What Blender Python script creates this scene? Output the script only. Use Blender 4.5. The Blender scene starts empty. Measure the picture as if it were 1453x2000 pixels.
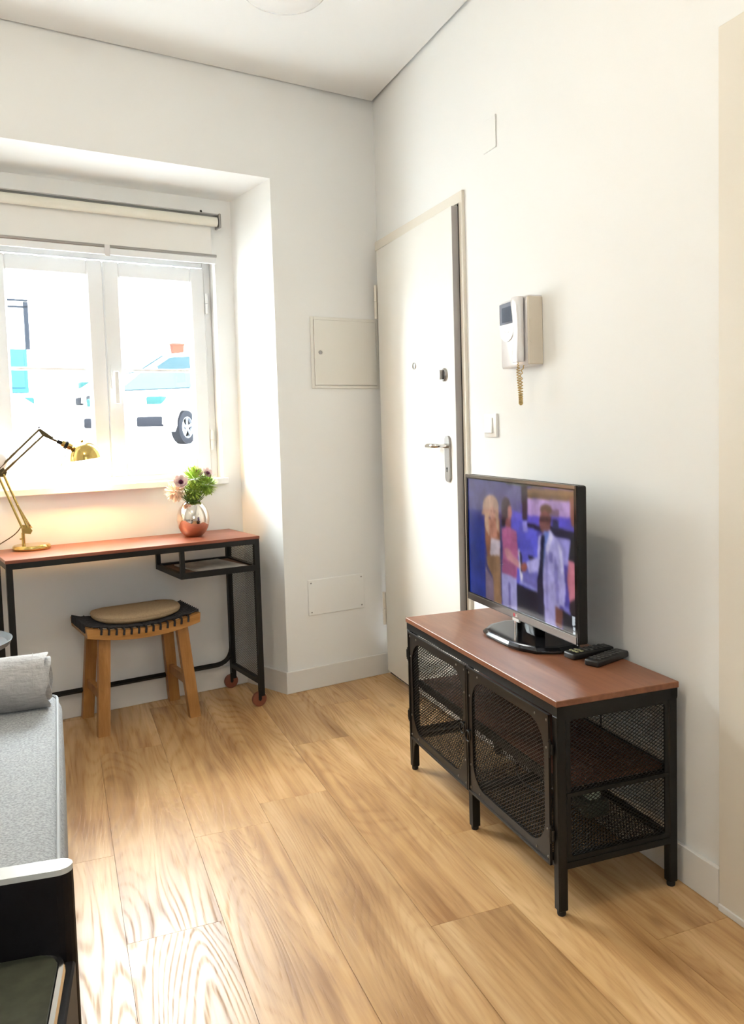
import bpy, bmesh, math, random
from mathutils import Vector, Matrix
random.seed(7)
PI = math.pi
SC = bpy.context.scene
COL = SC.collection

# ------------------------------------------------------------------ camera
F_PX, SX, SY = 1639.735, 77.588, -53.711
CAM_LOC = Vector((-1.45546, -3.79704, 1.20337))
YAW, PITCH, ROLL = 0.39943, -0.06888, -0.02615
fw = Vector((math.sin(YAW)*math.cos(PITCH), math.cos(YAW)*math.cos(PITCH), math.sin(PITCH)))
rt = Vector((math.cos(YAW), -math.sin(YAW), 0)); up = rt.cross(fw)
r2 = math.cos(ROLL)*rt + math.sin(ROLL)*up; u2 = -math.sin(ROLL)*rt + math.cos(ROLL)*up
cam = bpy.data.cameras.new('camera'); co = bpy.data.objects.new('camera', cam); COL.objects.link(co)
co.matrix_world = Matrix(((r2.x, u2.x, -fw.x, CAM_LOC.x), (r2.y, u2.y, -fw.y, CAM_LOC.y), (r2.z, u2.z, -fw.z, CAM_LOC.z), (0, 0, 0, 1)))
cam.sensor_width = 36; cam.sensor_fit = 'AUTO'; cam.lens = F_PX/2000*36
cam.shift_x = -SX/2000; cam.shift_y = SY/2000; cam.clip_start = 0.02; cam.clip_end = 200
SC.camera = co

# ------------------------------------------------------------------ world, sun, exposure
SC.view_settings.view_transform = 'Standard'; SC.view_settings.look = 'None'
SC.view_settings.gamma = 1; SC.view_settings.use_curve_mapping = False
SC.view_settings.exposure = 0.98
w = bpy.data.worlds.new('sky'); SC.world = w; w.use_nodes = True
bg = w.node_tree.nodes['Background']; bg.inputs[0].default_value = (0.92, 0.97, 1.0, 1); bg.inputs[1].default_value = 38.0
WA = 0.18322            # the window wall stands askew to the right wall
def Bp(u, v, z): return Vector((u*math.cos(WA) - v*math.sin(WA), u*math.sin(WA) + v*math.cos(WA), z))
def light(name, kind, loc, energy, color, **kw):
    d = bpy.data.lights.new(name, kind); d.energy = energy; d.color = color
    for k, v in kw.items():
        if k != 'rot': setattr(d, k, v)
    o = bpy.data.objects.new(name, d); COL.objects.link(o); o.location = loc
    if 'rot' in kw: o.rotation_euler = kw['rot']
    return o
pl = light('window_portal', 'AREA', Bp(-1.187, .60, 1.5), 1, (1, 1, 1), shape='RECTANGLE', size=1.0, size_y=1.05, rot=(PI/2, 0, WA + PI))
pl.rotation_euler = (-PI/2, 0, WA); pl.data.cycles.is_portal = True
pl2 = light('fill_window_portal', 'AREA', (-1.15, -4.86, 1.55), 1, (1, 1, 1), shape='RECTANGLE', size=.95, size_y=1.05, rot=(PI/2, 0, 0)); pl2.data.cycles.is_portal = True  # portal of the added rear window that supplies fill light

# ------------------------------------------------------------------ materials
MATS = {}
def mat(name, col=(.8, .8, .8), rough=.5, metal=0., spec=.5, noise=None, bump=None, emit=None, coat=0., alpha=None):
    m = bpy.data.materials.new(name); m.use_nodes = True; nt = m.node_tree; N = nt.nodes; L = nt.links
    b = N['Principled BSDF']
    b.inputs['Base Color'].default_value = (*col, 1); b.inputs['Roughness'].default_value = rough
    b.inputs['Metallic'].default_value = metal; b.inputs['Specular IOR Level'].default_value = spec
    b.inputs['Coat Weight'].default_value = coat
    if noise or bump:
        tc = N.new('ShaderNodeTexCoord')
    if noise:   # (scale vec, amount) soft colour mottling
        mp = N.new('ShaderNodeMapping'); mp.inputs['Scale'].default_value = noise[0]; L.new(tc.outputs['Object'], mp.inputs['Vector'])
        nz = N.new('ShaderNodeTexNoise'); nz.inputs['Scale'].default_value = 1; nz.inputs['Detail'].default_value = 6
        L.new(mp.outputs[0], nz.inputs['Vector'])
        rp = N.new('ShaderNodeValToRGB'); a = noise[1]
        rp.color_ramp.elements[0].position = .3; rp.color_ramp.elements[1].position = .7
        rp.color_ramp.elements[0].color = (*[c*(1-a) for c in col], 1); rp.color_ramp.elements[1].color = (*[min(1, c*(1+a)) for c in col], 1)
        L.new(nz.outputs[0], rp.inputs[0]); L.new(rp.outputs[0], b.inputs['Base Color'])
    if bump:    # (scale, strength, distance)
        n2 = N.new('ShaderNodeTexNoise'); n2.inputs['Scale'].default_value = bump[0]; n2.inputs['Detail'].default_value = 4
        L.new(tc.outputs['Object'], n2.inputs['Vector'])
        bp = N.new('ShaderNodeBump'); bp.inputs['Strength'].default_value = bump[1]; bp.inputs['Distance'].default_value = bump[2]
        L.new(n2.outputs[0], bp.inputs['Height']); L.new(bp.outputs[0], b.inputs['Normal'])
    if emit:
        b.inputs['Emission Color'].default_value = (*emit[0], 1); b.inputs['Emission Strength'].default_value = emit[1]
    MATS[name] = m
    return m
def srgb(r, g, b):
    f = lambda c: (c/255/12.92 if c/255 <= .04045 else ((c/255+.055)/1.055)**2.4)
    return (f(r), f(g), f(b))

mat('wall_paint', (.86, .865, .85), .75, spec=.3, bump=(120, .03, .002))
mat('ceiling_paint', (.87, .87, .855), .85, spec=.2)
mat('skirting', (.80, .79, .76), .4)
mat('door_paint', (.80, .785, .735), .42, noise=((3, 3, 1), .02))
mat('casing_paint', (.76, .71, .62), .45)
mat('panel_paint', (.80, .78, .72), .4)
mat('white_pvc', (.82, .83, .84), .3)
mat('white_plastic', (.82, .81, .78), .35)
mat('beige_plastic', (.66, .59, .49), .42)
mat('silver_plastic', (.74, .72, .72), .28, metal=.25)
mat('steel', (.34, .33, .32), .32, metal=1)
mat('door_edge', (.36, .34, .33), .5)
mat('chrome', (.8, .8, .8), .12, metal=1)
mat('black_steel', (.006, .006, .0055), .5, spec=.3)
mat('bronze_steel', (.014, .011, .008), .45, metal=.2, spec=.4)
mat('rivet_steel', (.20, .19, .17), .35, metal=1)
mat('rubber', (.012, .012, .012), .7)
mat('dark_gap', (.008, .008, .008), .9)  # near-black that paints the shade inside gaps and openings
mat('brass', (.52, .37, .12), .16, metal=1)
mat('brass_shaded', (.10, .075, .035), .4, metal=.8)  # brass with shade in its colour, as the upper arm looks backlit
mat('black_gloss', (.006, .006, .007), .12, spec=.35)
mat('black_matte', (.005, .005, .005), .5, spec=.3)
mat('tv_bezel', (.16, .135, .12), .18, metal=.7)
mat('blind_fabric', (.80, .79, .76), .9, spec=.1, bump=(600, .08, .001))
mat('blind_tube', (.72, .70, .62), .8)
mat('sofa_fabric', srgb(158, 161, 163), .95, spec=.1, noise=((190, 190, 190), .30), bump=(500, .35, .002))
mat('sofa_piping', srgb(168, 172, 175), .9)
mat('throw_fabric', srgb(176, 175, 174), .95, spec=.1, noise=((30, 240, 240), .15), bump=(60, .5, .01))
mat('cushion', srgb(172, 150, 120), .95, spec=.1, noise=((150, 150, 150), .10), bump=(250, .2, .002))
mat('cord_black', (.010, .010, .014), .6)
mat('wheel_brown', srgb(122, 66, 46), .5)
mat('paper', (.62, .60, .55), .5, noise=((14, 9, 14), .35))
mat('paper_edge', (.7, .68, .62), .7)
mat('tray_metal', srgb(150, 162, 172), .25, metal=.4)
mat('tray_inner', srgb(86, 100, 110), .3, metal=.3)
mat('globe_glass', (.86, .85, .83), .15)
mat('petal_pink', srgb(232, 206, 202), .6, noise=((60, 60, 60), .1))
mat('petal_purple', srgb(120, 30, 84), .6)
mat('flower_dark', srgb(60, 22, 40), .6)
mat('petal_cream', srgb(240, 214, 190), .7, noise=((90, 90, 90), .1))
mat('petal_green', srgb(160, 188, 76), .6, noise=((70, 70, 70), .35))
mat('leaf_green', srgb(74, 108, 26), .6, noise=((60, 60, 60), .3))
mat('stem_green', srgb(80, 96, 30), .6)
mat('chair_black', (.004, .003, .004), .5, spec=.2)
mat('chair_seat', srgb(62, 64, 52), .42, noise=((40, 40, 40), .35))
mat('chair_top_lit', (.55, .56, .53), .3)  # pale colour paints the light caught by the black backrest's top
mat('remote_black', (.012, .012, .012), .4)
mat('button_grey', (.10, .10, .10), .5)
mat('button_pale', srgb(190, 185, 140), .5)
mat('cable_black', (.012, .012, .012), .5)
mat('router_body', srgb(70, 76, 66), .4)
mat('router_pale', srgb(176, 190, 170), .4)
mat('screen_grey', srgb(92, 94, 108), .5, spec=.2)
mat('screen_dark', srgb(48, 54, 70), .5, spec=.1)
mat('cord_beige', srgb(200, 172, 112), .45)
mat('asphalt', (.42, .42, .42), .9, noise=((2, 2, 2), .08))
mat('facade', (.62, .62, .61), .9, noise=((.6, .6, .6), .03))
mat('street_teal', (.003, .022, .034), .7, spec=.1)
mat('street_dark', (.004, .005, .007), .8, spec=.03)
mat('terracotta', (.032, .011, .007), .9, spec=.03)
mat('car_white', (.62, .63, .64), .3, coat=.2)
mat('car_grey', (.55, .58, .62), .25, coat=.5)
mat('car_glass', (.006, .013, .016), .6, spec=.03)
mat('tyre', (.003, .0035, .005), .95, spec=.03)
mat('alloy', (.045, .05, .06), .5, spec=.2)
mat('lamp_teal', (.004, .017, .017), .7, spec=.03)
mat('weed', srgb(60, 130, 50), .8)

def wood(name, c_dark, c_mid, c_light, axis='Y', scale=1.0, rough=.45, spec=.4, lines=.35):
    m = bpy.data.materials.new(name); m.use_nodes = True; nt = m.node_tree; N = nt.nodes; L = nt.links; b = N['Principled BSDF']
    tc = N.new('ShaderNodeTexCoord'); oi = N.new('ShaderNodeObjectInfo')
    mp = N.new('ShaderNodeMapping')
    st = {'X': (1.2, 14, 14), 'Y': (14, 1.2, 14), 'Z': (14, 14, 1.2)}[axis]
    mp.inputs['Scale'].default_value = [s*scale for s in st]
    vm = N.new('ShaderNodeVectorMath'); vm.operation = 'ADD'; mul = N.new('ShaderNodeVectorMath'); mul.operation = 'SCALE'; mul.inputs[0].default_value = (3.1, 7.7, 1.3)
    rs = N.new('ShaderNodeMath'); rs.operation = 'MULTIPLY'; rs.inputs[1].default_value = 9; L.new(oi.outputs['Random'], rs.inputs[0]); L.new(rs.outputs[0], mul.inputs['Scale'])
    L.new(tc.outputs['Object'], vm.inputs[0]); L.new(mul.outputs[0], vm.inputs[1]); L.new(vm.outputs[0], mp.inputs['Vector'])
    n1 = N.new('ShaderNodeTexNoise'); n1.inputs['Scale'].default_value = 2.2; n1.inputs['Detail'].default_value = 8; n1.inputs['Roughness'].default_value = .62; n1.inputs['Distortion'].default_value = .6
    L.new(mp.outputs[0], n1.inputs['Vector'])
    rp = N.new('ShaderNodeValToRGB'); e = rp.color_ramp.elements
    e[0].position = .28; e[0].color = (*c_dark, 1); e[1].position = .72; e[1].color = (*c_light, 1)
    k = e.new(.5); k.color = (*c_mid, 1)
    L.new(n1.outputs[0], rp.inputs[0]); L.new(rp.outputs[0], b.inputs['Base Color'])
    b.inputs['Roughness'].default_value = rough; b.inputs['Specular IOR Level'].default_value = spec
    MATS[name] = m; return m
wood('wood_red', srgb(112, 70, 48), srgb(128, 82, 57), srgb(142, 94, 66), 'Y', 1, .38)
wood('wood_red_u', srgb(116, 66, 49), srgb(130, 75, 56), srgb(144, 86, 65), 'X', 1, .36)
wood('wood_edge', srgb(120, 76, 40), srgb(150, 96, 54), srgb(170, 112, 66), 'Y', 1, .5)
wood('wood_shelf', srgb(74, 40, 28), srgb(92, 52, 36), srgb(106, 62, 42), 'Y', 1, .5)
wood('wood_tray', srgb(98, 66, 46), srgb(118, 82, 58), srgb(134, 96, 68), 'X', 1, .5)
wood('wood_stool', srgb(138, 92, 44), srgb(160, 112, 60), srgb(178, 130, 76), 'Z', 1.4, .42)
wood('wood_stool_seat', srgb(150, 104, 52), srgb(172, 124, 68), srgb(188, 140, 84), 'X', 1.4, .42)

def floor_wood():
    m = bpy.data.materials.new('oak_plank'); m.use_nodes = True; nt = m.node_tree; N = nt.nodes; L = nt.links; b = N['Principled BSDF']
    def math_(op, a=None, v1=None, c=None, v2=None):
        n = N.new('ShaderNodeMath'); n.operation = op
        if a is not None: L.new(a, n.inputs[0])
        if v1 is not None: n.inputs[1].default_value = v1
        if c is not None: L.new(c, n.inputs[1])
        if v2 is not None: n.inputs[2].default_value = v2
        return n.outputs[0]
    tc = N.new('ShaderNodeTexCoord'); oi = N.new('ShaderNodeObjectInfo')
    sc = N.new('ShaderNodeVectorMath'); sc.operation = 'SCALE'; sc.inputs[0].default_value = (13.1, 47.7, 5.3); L.new(oi.outputs['Random'], sc.inputs['Scale'])
    ad = N.new('ShaderNodeVectorMath'); ad.operation = 'ADD'; L.new(tc.outputs['Object'], ad.inputs[0]); L.new(sc.outputs[0], ad.inputs[1])
    def nz(scale, detail, dist=0., rough=.5):
        mp = N.new('ShaderNodeMapping'); mp.inputs['Scale'].default_value = scale; L.new(ad.outputs[0], mp.inputs['Vector'])
        n = N.new('ShaderNodeTexNoise'); n.inputs['Scale'].default_value = 1; n.inputs['Detail'].default_value = detail; n.inputs['Distortion'].default_value = dist; n.inputs['Roughness'].default_value = rough
        L.new(mp.outputs[0], n.inputs['Vector']); return n.outputs[0]
    big = nz((5.0, .62, 1), .8, .25)               # contour field: cathedral figure
    rings = math_('SINE', math_('MULTIPLY', big, 230.0))
    fine = nz((170, 7, 1), 4, .2, .6)                # fine pores along the plank
    streak = nz((26, 1.1, 1), 5, .4, .6)
    blotch = nz((5, 2.0, 1), 3)
    base = N.new('ShaderNodeValToRGB'); e = base.color_ramp.elements
    e[0].position = .35; e[0].color = (*srgb(146, 104, 60), 1); e[1].position = .67; e[1].color = (*srgb(214, 178, 130), 1)
    k = e.new(.5); k.color = (*srgb(188, 148, 98), 1)
    mixv = math_('ADD', math_('MULTIPLY', streak, .62), None, math_('MULTIPLY', blotch, .38)); L.new(mixv, base.inputs[0])
    # grain line mask
    g = math_('MULTIPLY', math_('ADD', rings, 1.0), .5)
    g = math_('POWER', g, 3.0)
    mask = math_('SUBTRACT', fine, .42); mask = math_('MULTIPLY', mask, 3.2); cl = N.new('ShaderNodeClamp'); L.new(mask, cl.inputs[0]); mask = cl.outputs[0]
    gm = math_('MULTIPLY', g, .55); gm = math_('MULTIPLY', gm, None, math_('ADD', mask, .25))
    mx = N.new('ShaderNodeMix'); mx.data_type = 'RGBA'; mx.blend_type = 'MULTIPLY'
    mx.inputs['B'].default_value = (*srgb(178, 144, 110), 1)
    L.new(math_('MULTIPLY', gm, .45), mx.inputs['Factor']); L.new(base.outputs[0], mx.inputs['A'])
    # knots
    vo = N.new('ShaderNodeTexVoronoi'); mpk = N.new('ShaderNodeMapping'); mpk.inputs['Scale'].default_value = (4.5, 1.9, .001); L.new(ad.outputs[0], mpk.inputs['Vector'])
    L.new(mpk.outputs[0], vo.inputs['Vector']); vo.inputs['Scale'].default_value = 1
    kr = N.new('ShaderNodeMapRange'); kr.inputs['From Min'].default_value = .025; kr.inputs['From Max'].default_value = .085; kr.inputs['To Min'].default_value = .7; kr.inputs['To Max'].default_value = 0
    L.new(vo.outputs['Distance'], kr.inputs['Value'])
    mk = N.new('ShaderNodeMix'); mk.data_type = 'RGBA'; mk.inputs['B'].default_value = (*srgb(120, 82, 44), 1)
    L.new(math_('MULTIPLY', kr.outputs[0], None, math_('ADD', fine, .1)), mk.inputs['Factor']); L.new(mx.outputs['Result'], mk.inputs['A'])
    hs = N.new('ShaderNodeHueSaturation'); L.new(mk.outputs['Result'], hs.inputs['Color'])
    vr = N.new('ShaderNodeMapRange'); vr.inputs['To Min'].default_value = .90; vr.inputs['To Max'].default_value = 1.08; L.new(oi.outputs['Random'], vr.inputs['Value']); L.new(vr.outputs[0], hs.inputs['Value'])
    L.new(hs.outputs[0], b.inputs['Base Color'])
    rr = N.new('ShaderNodeMapRange'); rr.inputs['To Min'].default_value = .34; rr.inputs['To Max'].default_value = .80; L.new(gm, rr.inputs['Value']); L.new(rr.outputs[0], b.inputs['Roughness'])
    b.inputs['Specular IOR Level'].default_value = .48
    bp = N.new('ShaderNodeBump'); bp.inputs['Strength'].default_value = .4; bp.inputs['Distance'].default_value = .0007; bp.invert = True
    L.new(gm, bp.inputs['Height']); L.new(bp.outputs[0], b.inputs['Normal'])
    MATS['oak_plank'] = m
floor_wood()

def glass_mat(name, tint=(.96, .98, .98), refl=.06):
    m = bpy.data.materials.new(name); m.use_nodes = True; nt = m.node_tree; N = nt.nodes; L = nt.links
    N.remove(N['Principled BSDF']); out = N['Material Output']
    t = N.new('ShaderNodeBsdfTransparent'); t.inputs[0].default_value = (*tint, 1)
    g = N.new('ShaderNodeBsdfGlossy'); g.inputs['Roughness'].default_value = .02
    mx = N.new('ShaderNodeMixShader'); mx.inputs[0].default_value = refl
    L.new(t.outputs[0], mx.inputs[1]); L.new(g.outputs[0], mx.inputs[2]); L.new(mx.outputs[0], out.inputs[0]); MATS[name] = m
glass_mat('window_glass')
glass_mat('fill_dimmer', (.29, .295, .30), .0)  # tint sets how much fill light the added rear window gives

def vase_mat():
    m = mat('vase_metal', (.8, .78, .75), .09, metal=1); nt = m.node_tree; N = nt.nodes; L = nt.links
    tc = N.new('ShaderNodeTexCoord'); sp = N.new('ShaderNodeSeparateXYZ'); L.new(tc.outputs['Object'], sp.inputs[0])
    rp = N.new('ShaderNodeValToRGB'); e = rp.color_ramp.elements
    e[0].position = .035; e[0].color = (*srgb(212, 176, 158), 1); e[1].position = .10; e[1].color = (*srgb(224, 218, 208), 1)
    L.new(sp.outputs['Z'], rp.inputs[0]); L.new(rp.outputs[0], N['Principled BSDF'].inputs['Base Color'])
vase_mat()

# ------------------------------------------------------------------ building helpers
FR = {'W': (Vector((0, 0, 0)), 0.0), 'B': (Vector((0, 0, 0)), WA),
      'T': (Vector((-0.02795, -2.12815, 0)), -0.02541),        # media bench: X = towards wall, Y = along its length
      'V': (Vector((-0.184, -1.910, 0)), -0.039)}              # television: Y along its width, X towards wall
def fpoint(fr, p):
    o, a = FR[fr]; c, s = math.cos(a), math.sin(a)
    return o + Vector((p[0]*c - p[1]*s, p[0]*s + p[1]*c, p[2]))
class MB:
    def __init__(s): s.v = []; s.f = []
    def add(s, vs, fs):
        n = len(s.v); s.v += [tuple(p) for p in vs]; s.f += [tuple(i+n for i in f) for f in fs]; return s
    def box(s, x0, x1, y0, y1, z0, z1, M=None):
        vs = [Vector((x, y, z)) for z in (z0, z1) for y in (y0, y1) for x in (x0, x1)]
        if M: vs = [M @ p for p in vs]
        return s.add(vs, [(0, 2, 3, 1), (4, 5, 7, 6), (0, 1, 5, 4), (2, 6, 7, 3), (0, 4, 6, 2), (1, 3, 7, 5)])
    def bbox(s, x0, x1, y0, y1, z0, z1, b=.003, seg=2, M=None):
        bm = bmesh.new(); bmesh.ops.create_cube(bm, size=1)
        for q in bm.verts: q.co = Vector(((x0+x1)/2 + q.co.x*(x1-x0), (y0+y1)/2 + q.co.y*(y1-y0), (z0+z1)/2 + q.co.z*(z1-z0)))
        bmesh.ops.bevel(bm, geom=bm.edges[:], offset=b, segments=seg, affect='EDGES', profile=.5)
        return s.bm(bm, M)
    def bm(s, bm, M=None):
        bm.verts.index_update()
        s.add([(M @ q.co if M else q.co.copy()) for q in bm.verts], [[q.index for q in f.verts] for f in bm.faces]); bm.free(); return s
    def tube(s, pts, r, n=8, cap=True, closed=False):
        P = [Vector(p) for p in pts]; k = len(P); rs = r if isinstance(r, (list, tuple)) else [r]*k
        ring = []; prev = None
        for i in range(k):
            if closed: t = P[(i+1) % k] - P[i-1]
            else: t = P[min(i+1, k-1)] - P[max(i-1, 0)]
            t.normalize()
            if prev is None:
                a = Vector((0, 0, 1)) if abs(t.z) < .9 else Vector((1, 0, 0)); e1 = t.cross(a).normalized()
            else:
                e1 = (prev - t*prev.dot(t)).normalized()
            e2 = t.cross(e1); prev = e1
            ring.append([P[i] + rs[i]*(math.cos(2*PI*j/n)*e1 + math.sin(2*PI*j/n)*e2) for j in range(n)])
        vs = [q for rr in ring for q in rr]; fs = []
        for i in range(k if closed else k-1):
            i2 = (i+1) % k
            for j in range(n): fs.append((i*n+j, i2*n+j, i2*n+(j+1) % n, i*n+(j+1) % n))
        if cap and not closed: fs += [tuple(reversed(range(n))), tuple((k-1)*n+j for j in range(n))]
        return s.add(vs, fs)
    def bar(s, p0, p1, w, t=None, up=(0, 0, 1)):
        p0, p1 = Vector(p0), Vector(p1); t = w if t is None else t
        d = (p1-p0).normalized(); a = Vector(up)
        if abs(d.dot(a)) > .98: a = Vector((0, 1, 0))
        e1 = d.cross(a).normalized(); e2 = e1.cross(d)
        vs = [q + sx*e1*w/2 + sy*e2*t/2 for q in (p0, p1) for sx, sy in ((-1, -1), (1, -1), (1, 1), (-1, 1))]
        return s.add(vs, [(3, 2, 1, 0), (4, 5, 6, 7), (0, 1, 5, 4), (1, 2, 6, 5), (2, 3, 7, 6), (3, 0, 4, 7)])
    def lathe(s, prof, c=(0, 0, 0), axis=(0, 0, 1), n=32):
        A = Vector(axis).normalized(); a = Vector((1, 0, 0)) if abs(A.x) < .9 else Vector((0, 1, 0)); e1 = A.cross(a).normalized(); e2 = A.cross(e1); C = Vector(c)
        vs = []; fs = []
        for r, h in prof:
            for j in range(n): vs.append(C + A*h + max(r, 1e-5)*(math.cos(2*PI*j/n)*e1 + math.sin(2*PI*j/n)*e2))
        for i in range(len(prof)-1):
            for j in range(n): fs.append((i*n+j, i*n+(j+1) % n, (i+1)*n+(j+1) % n, (i+1)*n+j))
        return s.add(vs, fs)
    def prism(s, poly, lo, hi, axis='Z'):
        k = len(poly); m = {'Z': lambda p, h: (p[0], p[1], h), 'X': lambda p, h: (h, p[0], p[1]), 'Y': lambda p, h: (p[0], h, p[1])}[axis]
        vs = [m(p, lo) for p in poly] + [m(p, hi) for p in poly]
        return s.add(vs, [tuple(reversed(range(k))), tuple(range(k, 2*k))] + [(i, (i+1) % k, k+(i+1) % k, k+i) for i in range(k)])
def link(name, mb, material, base, parent, fr, smooth):
    me = bpy.data.meshes.new(name); b = Vector(base)
    me.from_pydata([tuple(Vector(q)-b) for q in mb.v], [], mb.f)
    bm = bmesh.new(); bm.from_mesh(me); bmesh.ops.recalc_face_normals(bm, faces=bm.faces); bm.to_mesh(me); bm.free()
    if material: me.materials.append(MATS[material])
    if smooth:
        for q in me.polygons: q.use_smooth = True
        try: me.set_sharp_from_angle(angle=math.radians(40))
        except Exception: pass
    o = bpy.data.objects.new(name, me); COL.objects.link(o)
    if parent is not None: o.parent = parent
    else:
        o.location = fpoint(fr, base); o.rotation_euler = (0, 0, FR[fr][1])
    BASE[o.name] = (tuple(base), fr)
    return o
BASE = {}
def thing(name, label, cat, fr, base, group=None, kind=None):
    o = bpy.data.objects.new(name, None); COL.objects.link(o); o.empty_display_size = .05
    o.location = fpoint(fr, base); o.rotation_euler = (0, 0, FR[fr][1])
    if label: o['label'] = label
    if cat: o['category'] = cat
    if group: o['group'] = group
    if kind: o['kind'] = kind
    BASE[o.name] = (tuple(base), fr); return o
def part(parent, name, mb, material, smooth=False, label=None, kind=None):
    base, fr = BASE[parent.name]
    o = link(name, mb, material, base, parent, fr, smooth)
    if label: o['label'] = label
    if kind: o['kind'] = kind
    return o
def single(name, mb, material, label, cat, fr, base, group=None, smooth=False):
    o = link(name, mb, material, base, None, fr, smooth); o['label'] = label; o['category'] = cat
    if group: o['group'] = group
    return o
def struct(name, mb, material, label=None, fr='W', base=(0, 0, 0), smooth=False):
    o = link(name, mb, material, base, None, fr, smooth); o['kind'] = 'structure'
    if label: o['label'] = label
    return o
def sroot(name, label, fr, base=(0, 0, 0)):
    return thing(name, label, None, fr, base, kind='structure')
def lattice(mb, a0, a1, b0, b1, P, pl=.0125, ps=.0085, wd=.0024, t=.0015):
    """expanded-metal diamonds on the rectangle a0..a1 x b0..b1; P(a, b, h) gives the point"""
    k = ps/pl
    for sgn in (1, -1):
        # lines b = sgn*k*a + c
        cs = [b - sgn*k*a for a in (a0, a1) for b in (b0, b1)]
        c = math.floor(min(cs)/ps)*ps
        while c < max(cs):
            lo, hi = a0, a1
            x1, x2 = sorted(((b0-c)/(sgn*k), (b1-c)/(sgn*k)))
            lo, hi = max(lo, x1), min(hi, x2)
            if hi - lo > .003:
                ang = math.atan2(sgn*k, 1); nx, ny = -math.sin(ang)*wd/2, math.cos(ang)*wd/2
                q = [(lo, sgn*k*lo+c), (hi, sgn*k*hi+c)]
                vs = []
                for h in (0, t):
                    vs += [P(q[0][0]+nx, q[0][1]+ny, h), P(q[1][0]+nx, q[1][1]+ny, h), P(q[1][0]-nx, q[1][1]-ny, h), P(q[0][0]-nx, q[0][1]-ny, h)]
                mb.add(vs, [(0, 1, 2, 3), (7, 6, 5, 4), (0, 4, 5, 1), (2, 6, 7, 3), (1, 5, 6, 2), (3, 7, 4, 0)])
            c += ps
    return mb
def rrect(x0, x1, y0, y1, r, n=6):
    pts = []
    for cx, cy, a in ((x1-r, y0+r, -90), (x1-r, y1-r, 0), (x0+r, y1-r, 90), (x0+r, y0+r, 180)):
        for i in range(n+1):
            t = math.radians(a + 90*i/n); pts.append((cx+r*math.cos(t), cy+r*math.sin(t)))
    return pts
def ring_plate(mb, o, inner, P, t):
    """flat plate: outer rectangle o=(a0,a1,b0,b1), convex hole `inner`; P(a,b,h)"""
    a0, a1, b0, b1 = o; cx, cy = (a0+a1)/2, (b0+b1)/2; inn = []
    k = len(inner)
    def ray_in(dx, dy):
        for i in range(k):
            (x1, y1), (x2, y2) = inner[i], inner[(i+1) % k]; x1 -= cx; x2 -= cx; y1 -= cy; y2 -= cy
            det = dx*(y1-y2) - dy*(x1-x2)
            if abs(det) < 1e-12: continue
            t_ = (x1*(y1-y2) - y1*(x1-x2))/det; s_ = (dx*y1 - dy*x1)/det
            if t_ > 0 and -1e-9 <= s_ <= 1+1e-9: return t_
        return None
    dirs = [(x-cx, y-cy) for x, y in inner] + [(x-cx, y-cy) for x in (a0, a1) for y in (b0, b1)]
    dirs.sort(key=lambda d: math.atan2(d[1], d[0]))
    I = []; O = []
    for dx, dy in dirs:
        ti = ray_in(dx, dy)
        if ti is None: continue
        to = min(((a1-cx)/abs(dx)) if abs(dx) > 1e-9 else 1e9, ((b1-cy)/abs(dy)) if abs(dy) > 1e-9 else 1e9)
        I.append((cx+dx*ti, cy+dy*ti)); O.append((cx+dx*to, cy+dy*to))
    m = len(I); vs = []
    for h in (0, t): vs += [P(*q, h) for q in I] + [P(*q, h) for q in O]
    fs = []
    for i in range(m):
        j = (i+1) % m
        fs += [(i, j, m+j, m+i), (2*m+i, 3*m+i, 3*m+j, 2*m+j), (i, 2*m+i, 2*m+j, j), (m+i, m+j, 3*m+j, 3*m+i)]
    return mb.add(vs, fs)
def sphere_pts(mb, c, r, n=16, m=10, sq=(1, 1, 1)):
    prof = [(math.sin(PI*i/m), -math.cos(PI*i/m)) for i in range(m+1)]
    k = MB().lathe(prof, (0, 0, 0), n=n)
    return mb.add([(c[0]+q[0]*r*sq[0], c[1]+q[1]*r*sq[1], c[2]+q[2]*r*sq[2]) for q in k.v], k.f)
def bez(p0, p1, p2, p3, n=12):
    P = [Vector(p) for p in (p0, p1, p2, p3)]
    return [P[0]*(1-t)**3 + P[1]*3*t*(1-t)**2 + P[2]*3*t*t*(1-t) + P[3]*t**3 for t in [i/n for i in range(n+1)]]

# ================================================================== ROOM SHELL
H = 2.728
XL, YR = -2.46, -4.75           # left wall, rear wall
NB, NF, ND = -.614, -.541, .287  # niche right side: back / front, depth
NLB, NLF = -1.76, -1.833
ZN, ZNB = 2.306, 2.262
OR_, OL = -.70, -1.674           # window opening
OZ0, OZ1 = .975, 2.00
TH = .56                         # outer face of the window wall
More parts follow.
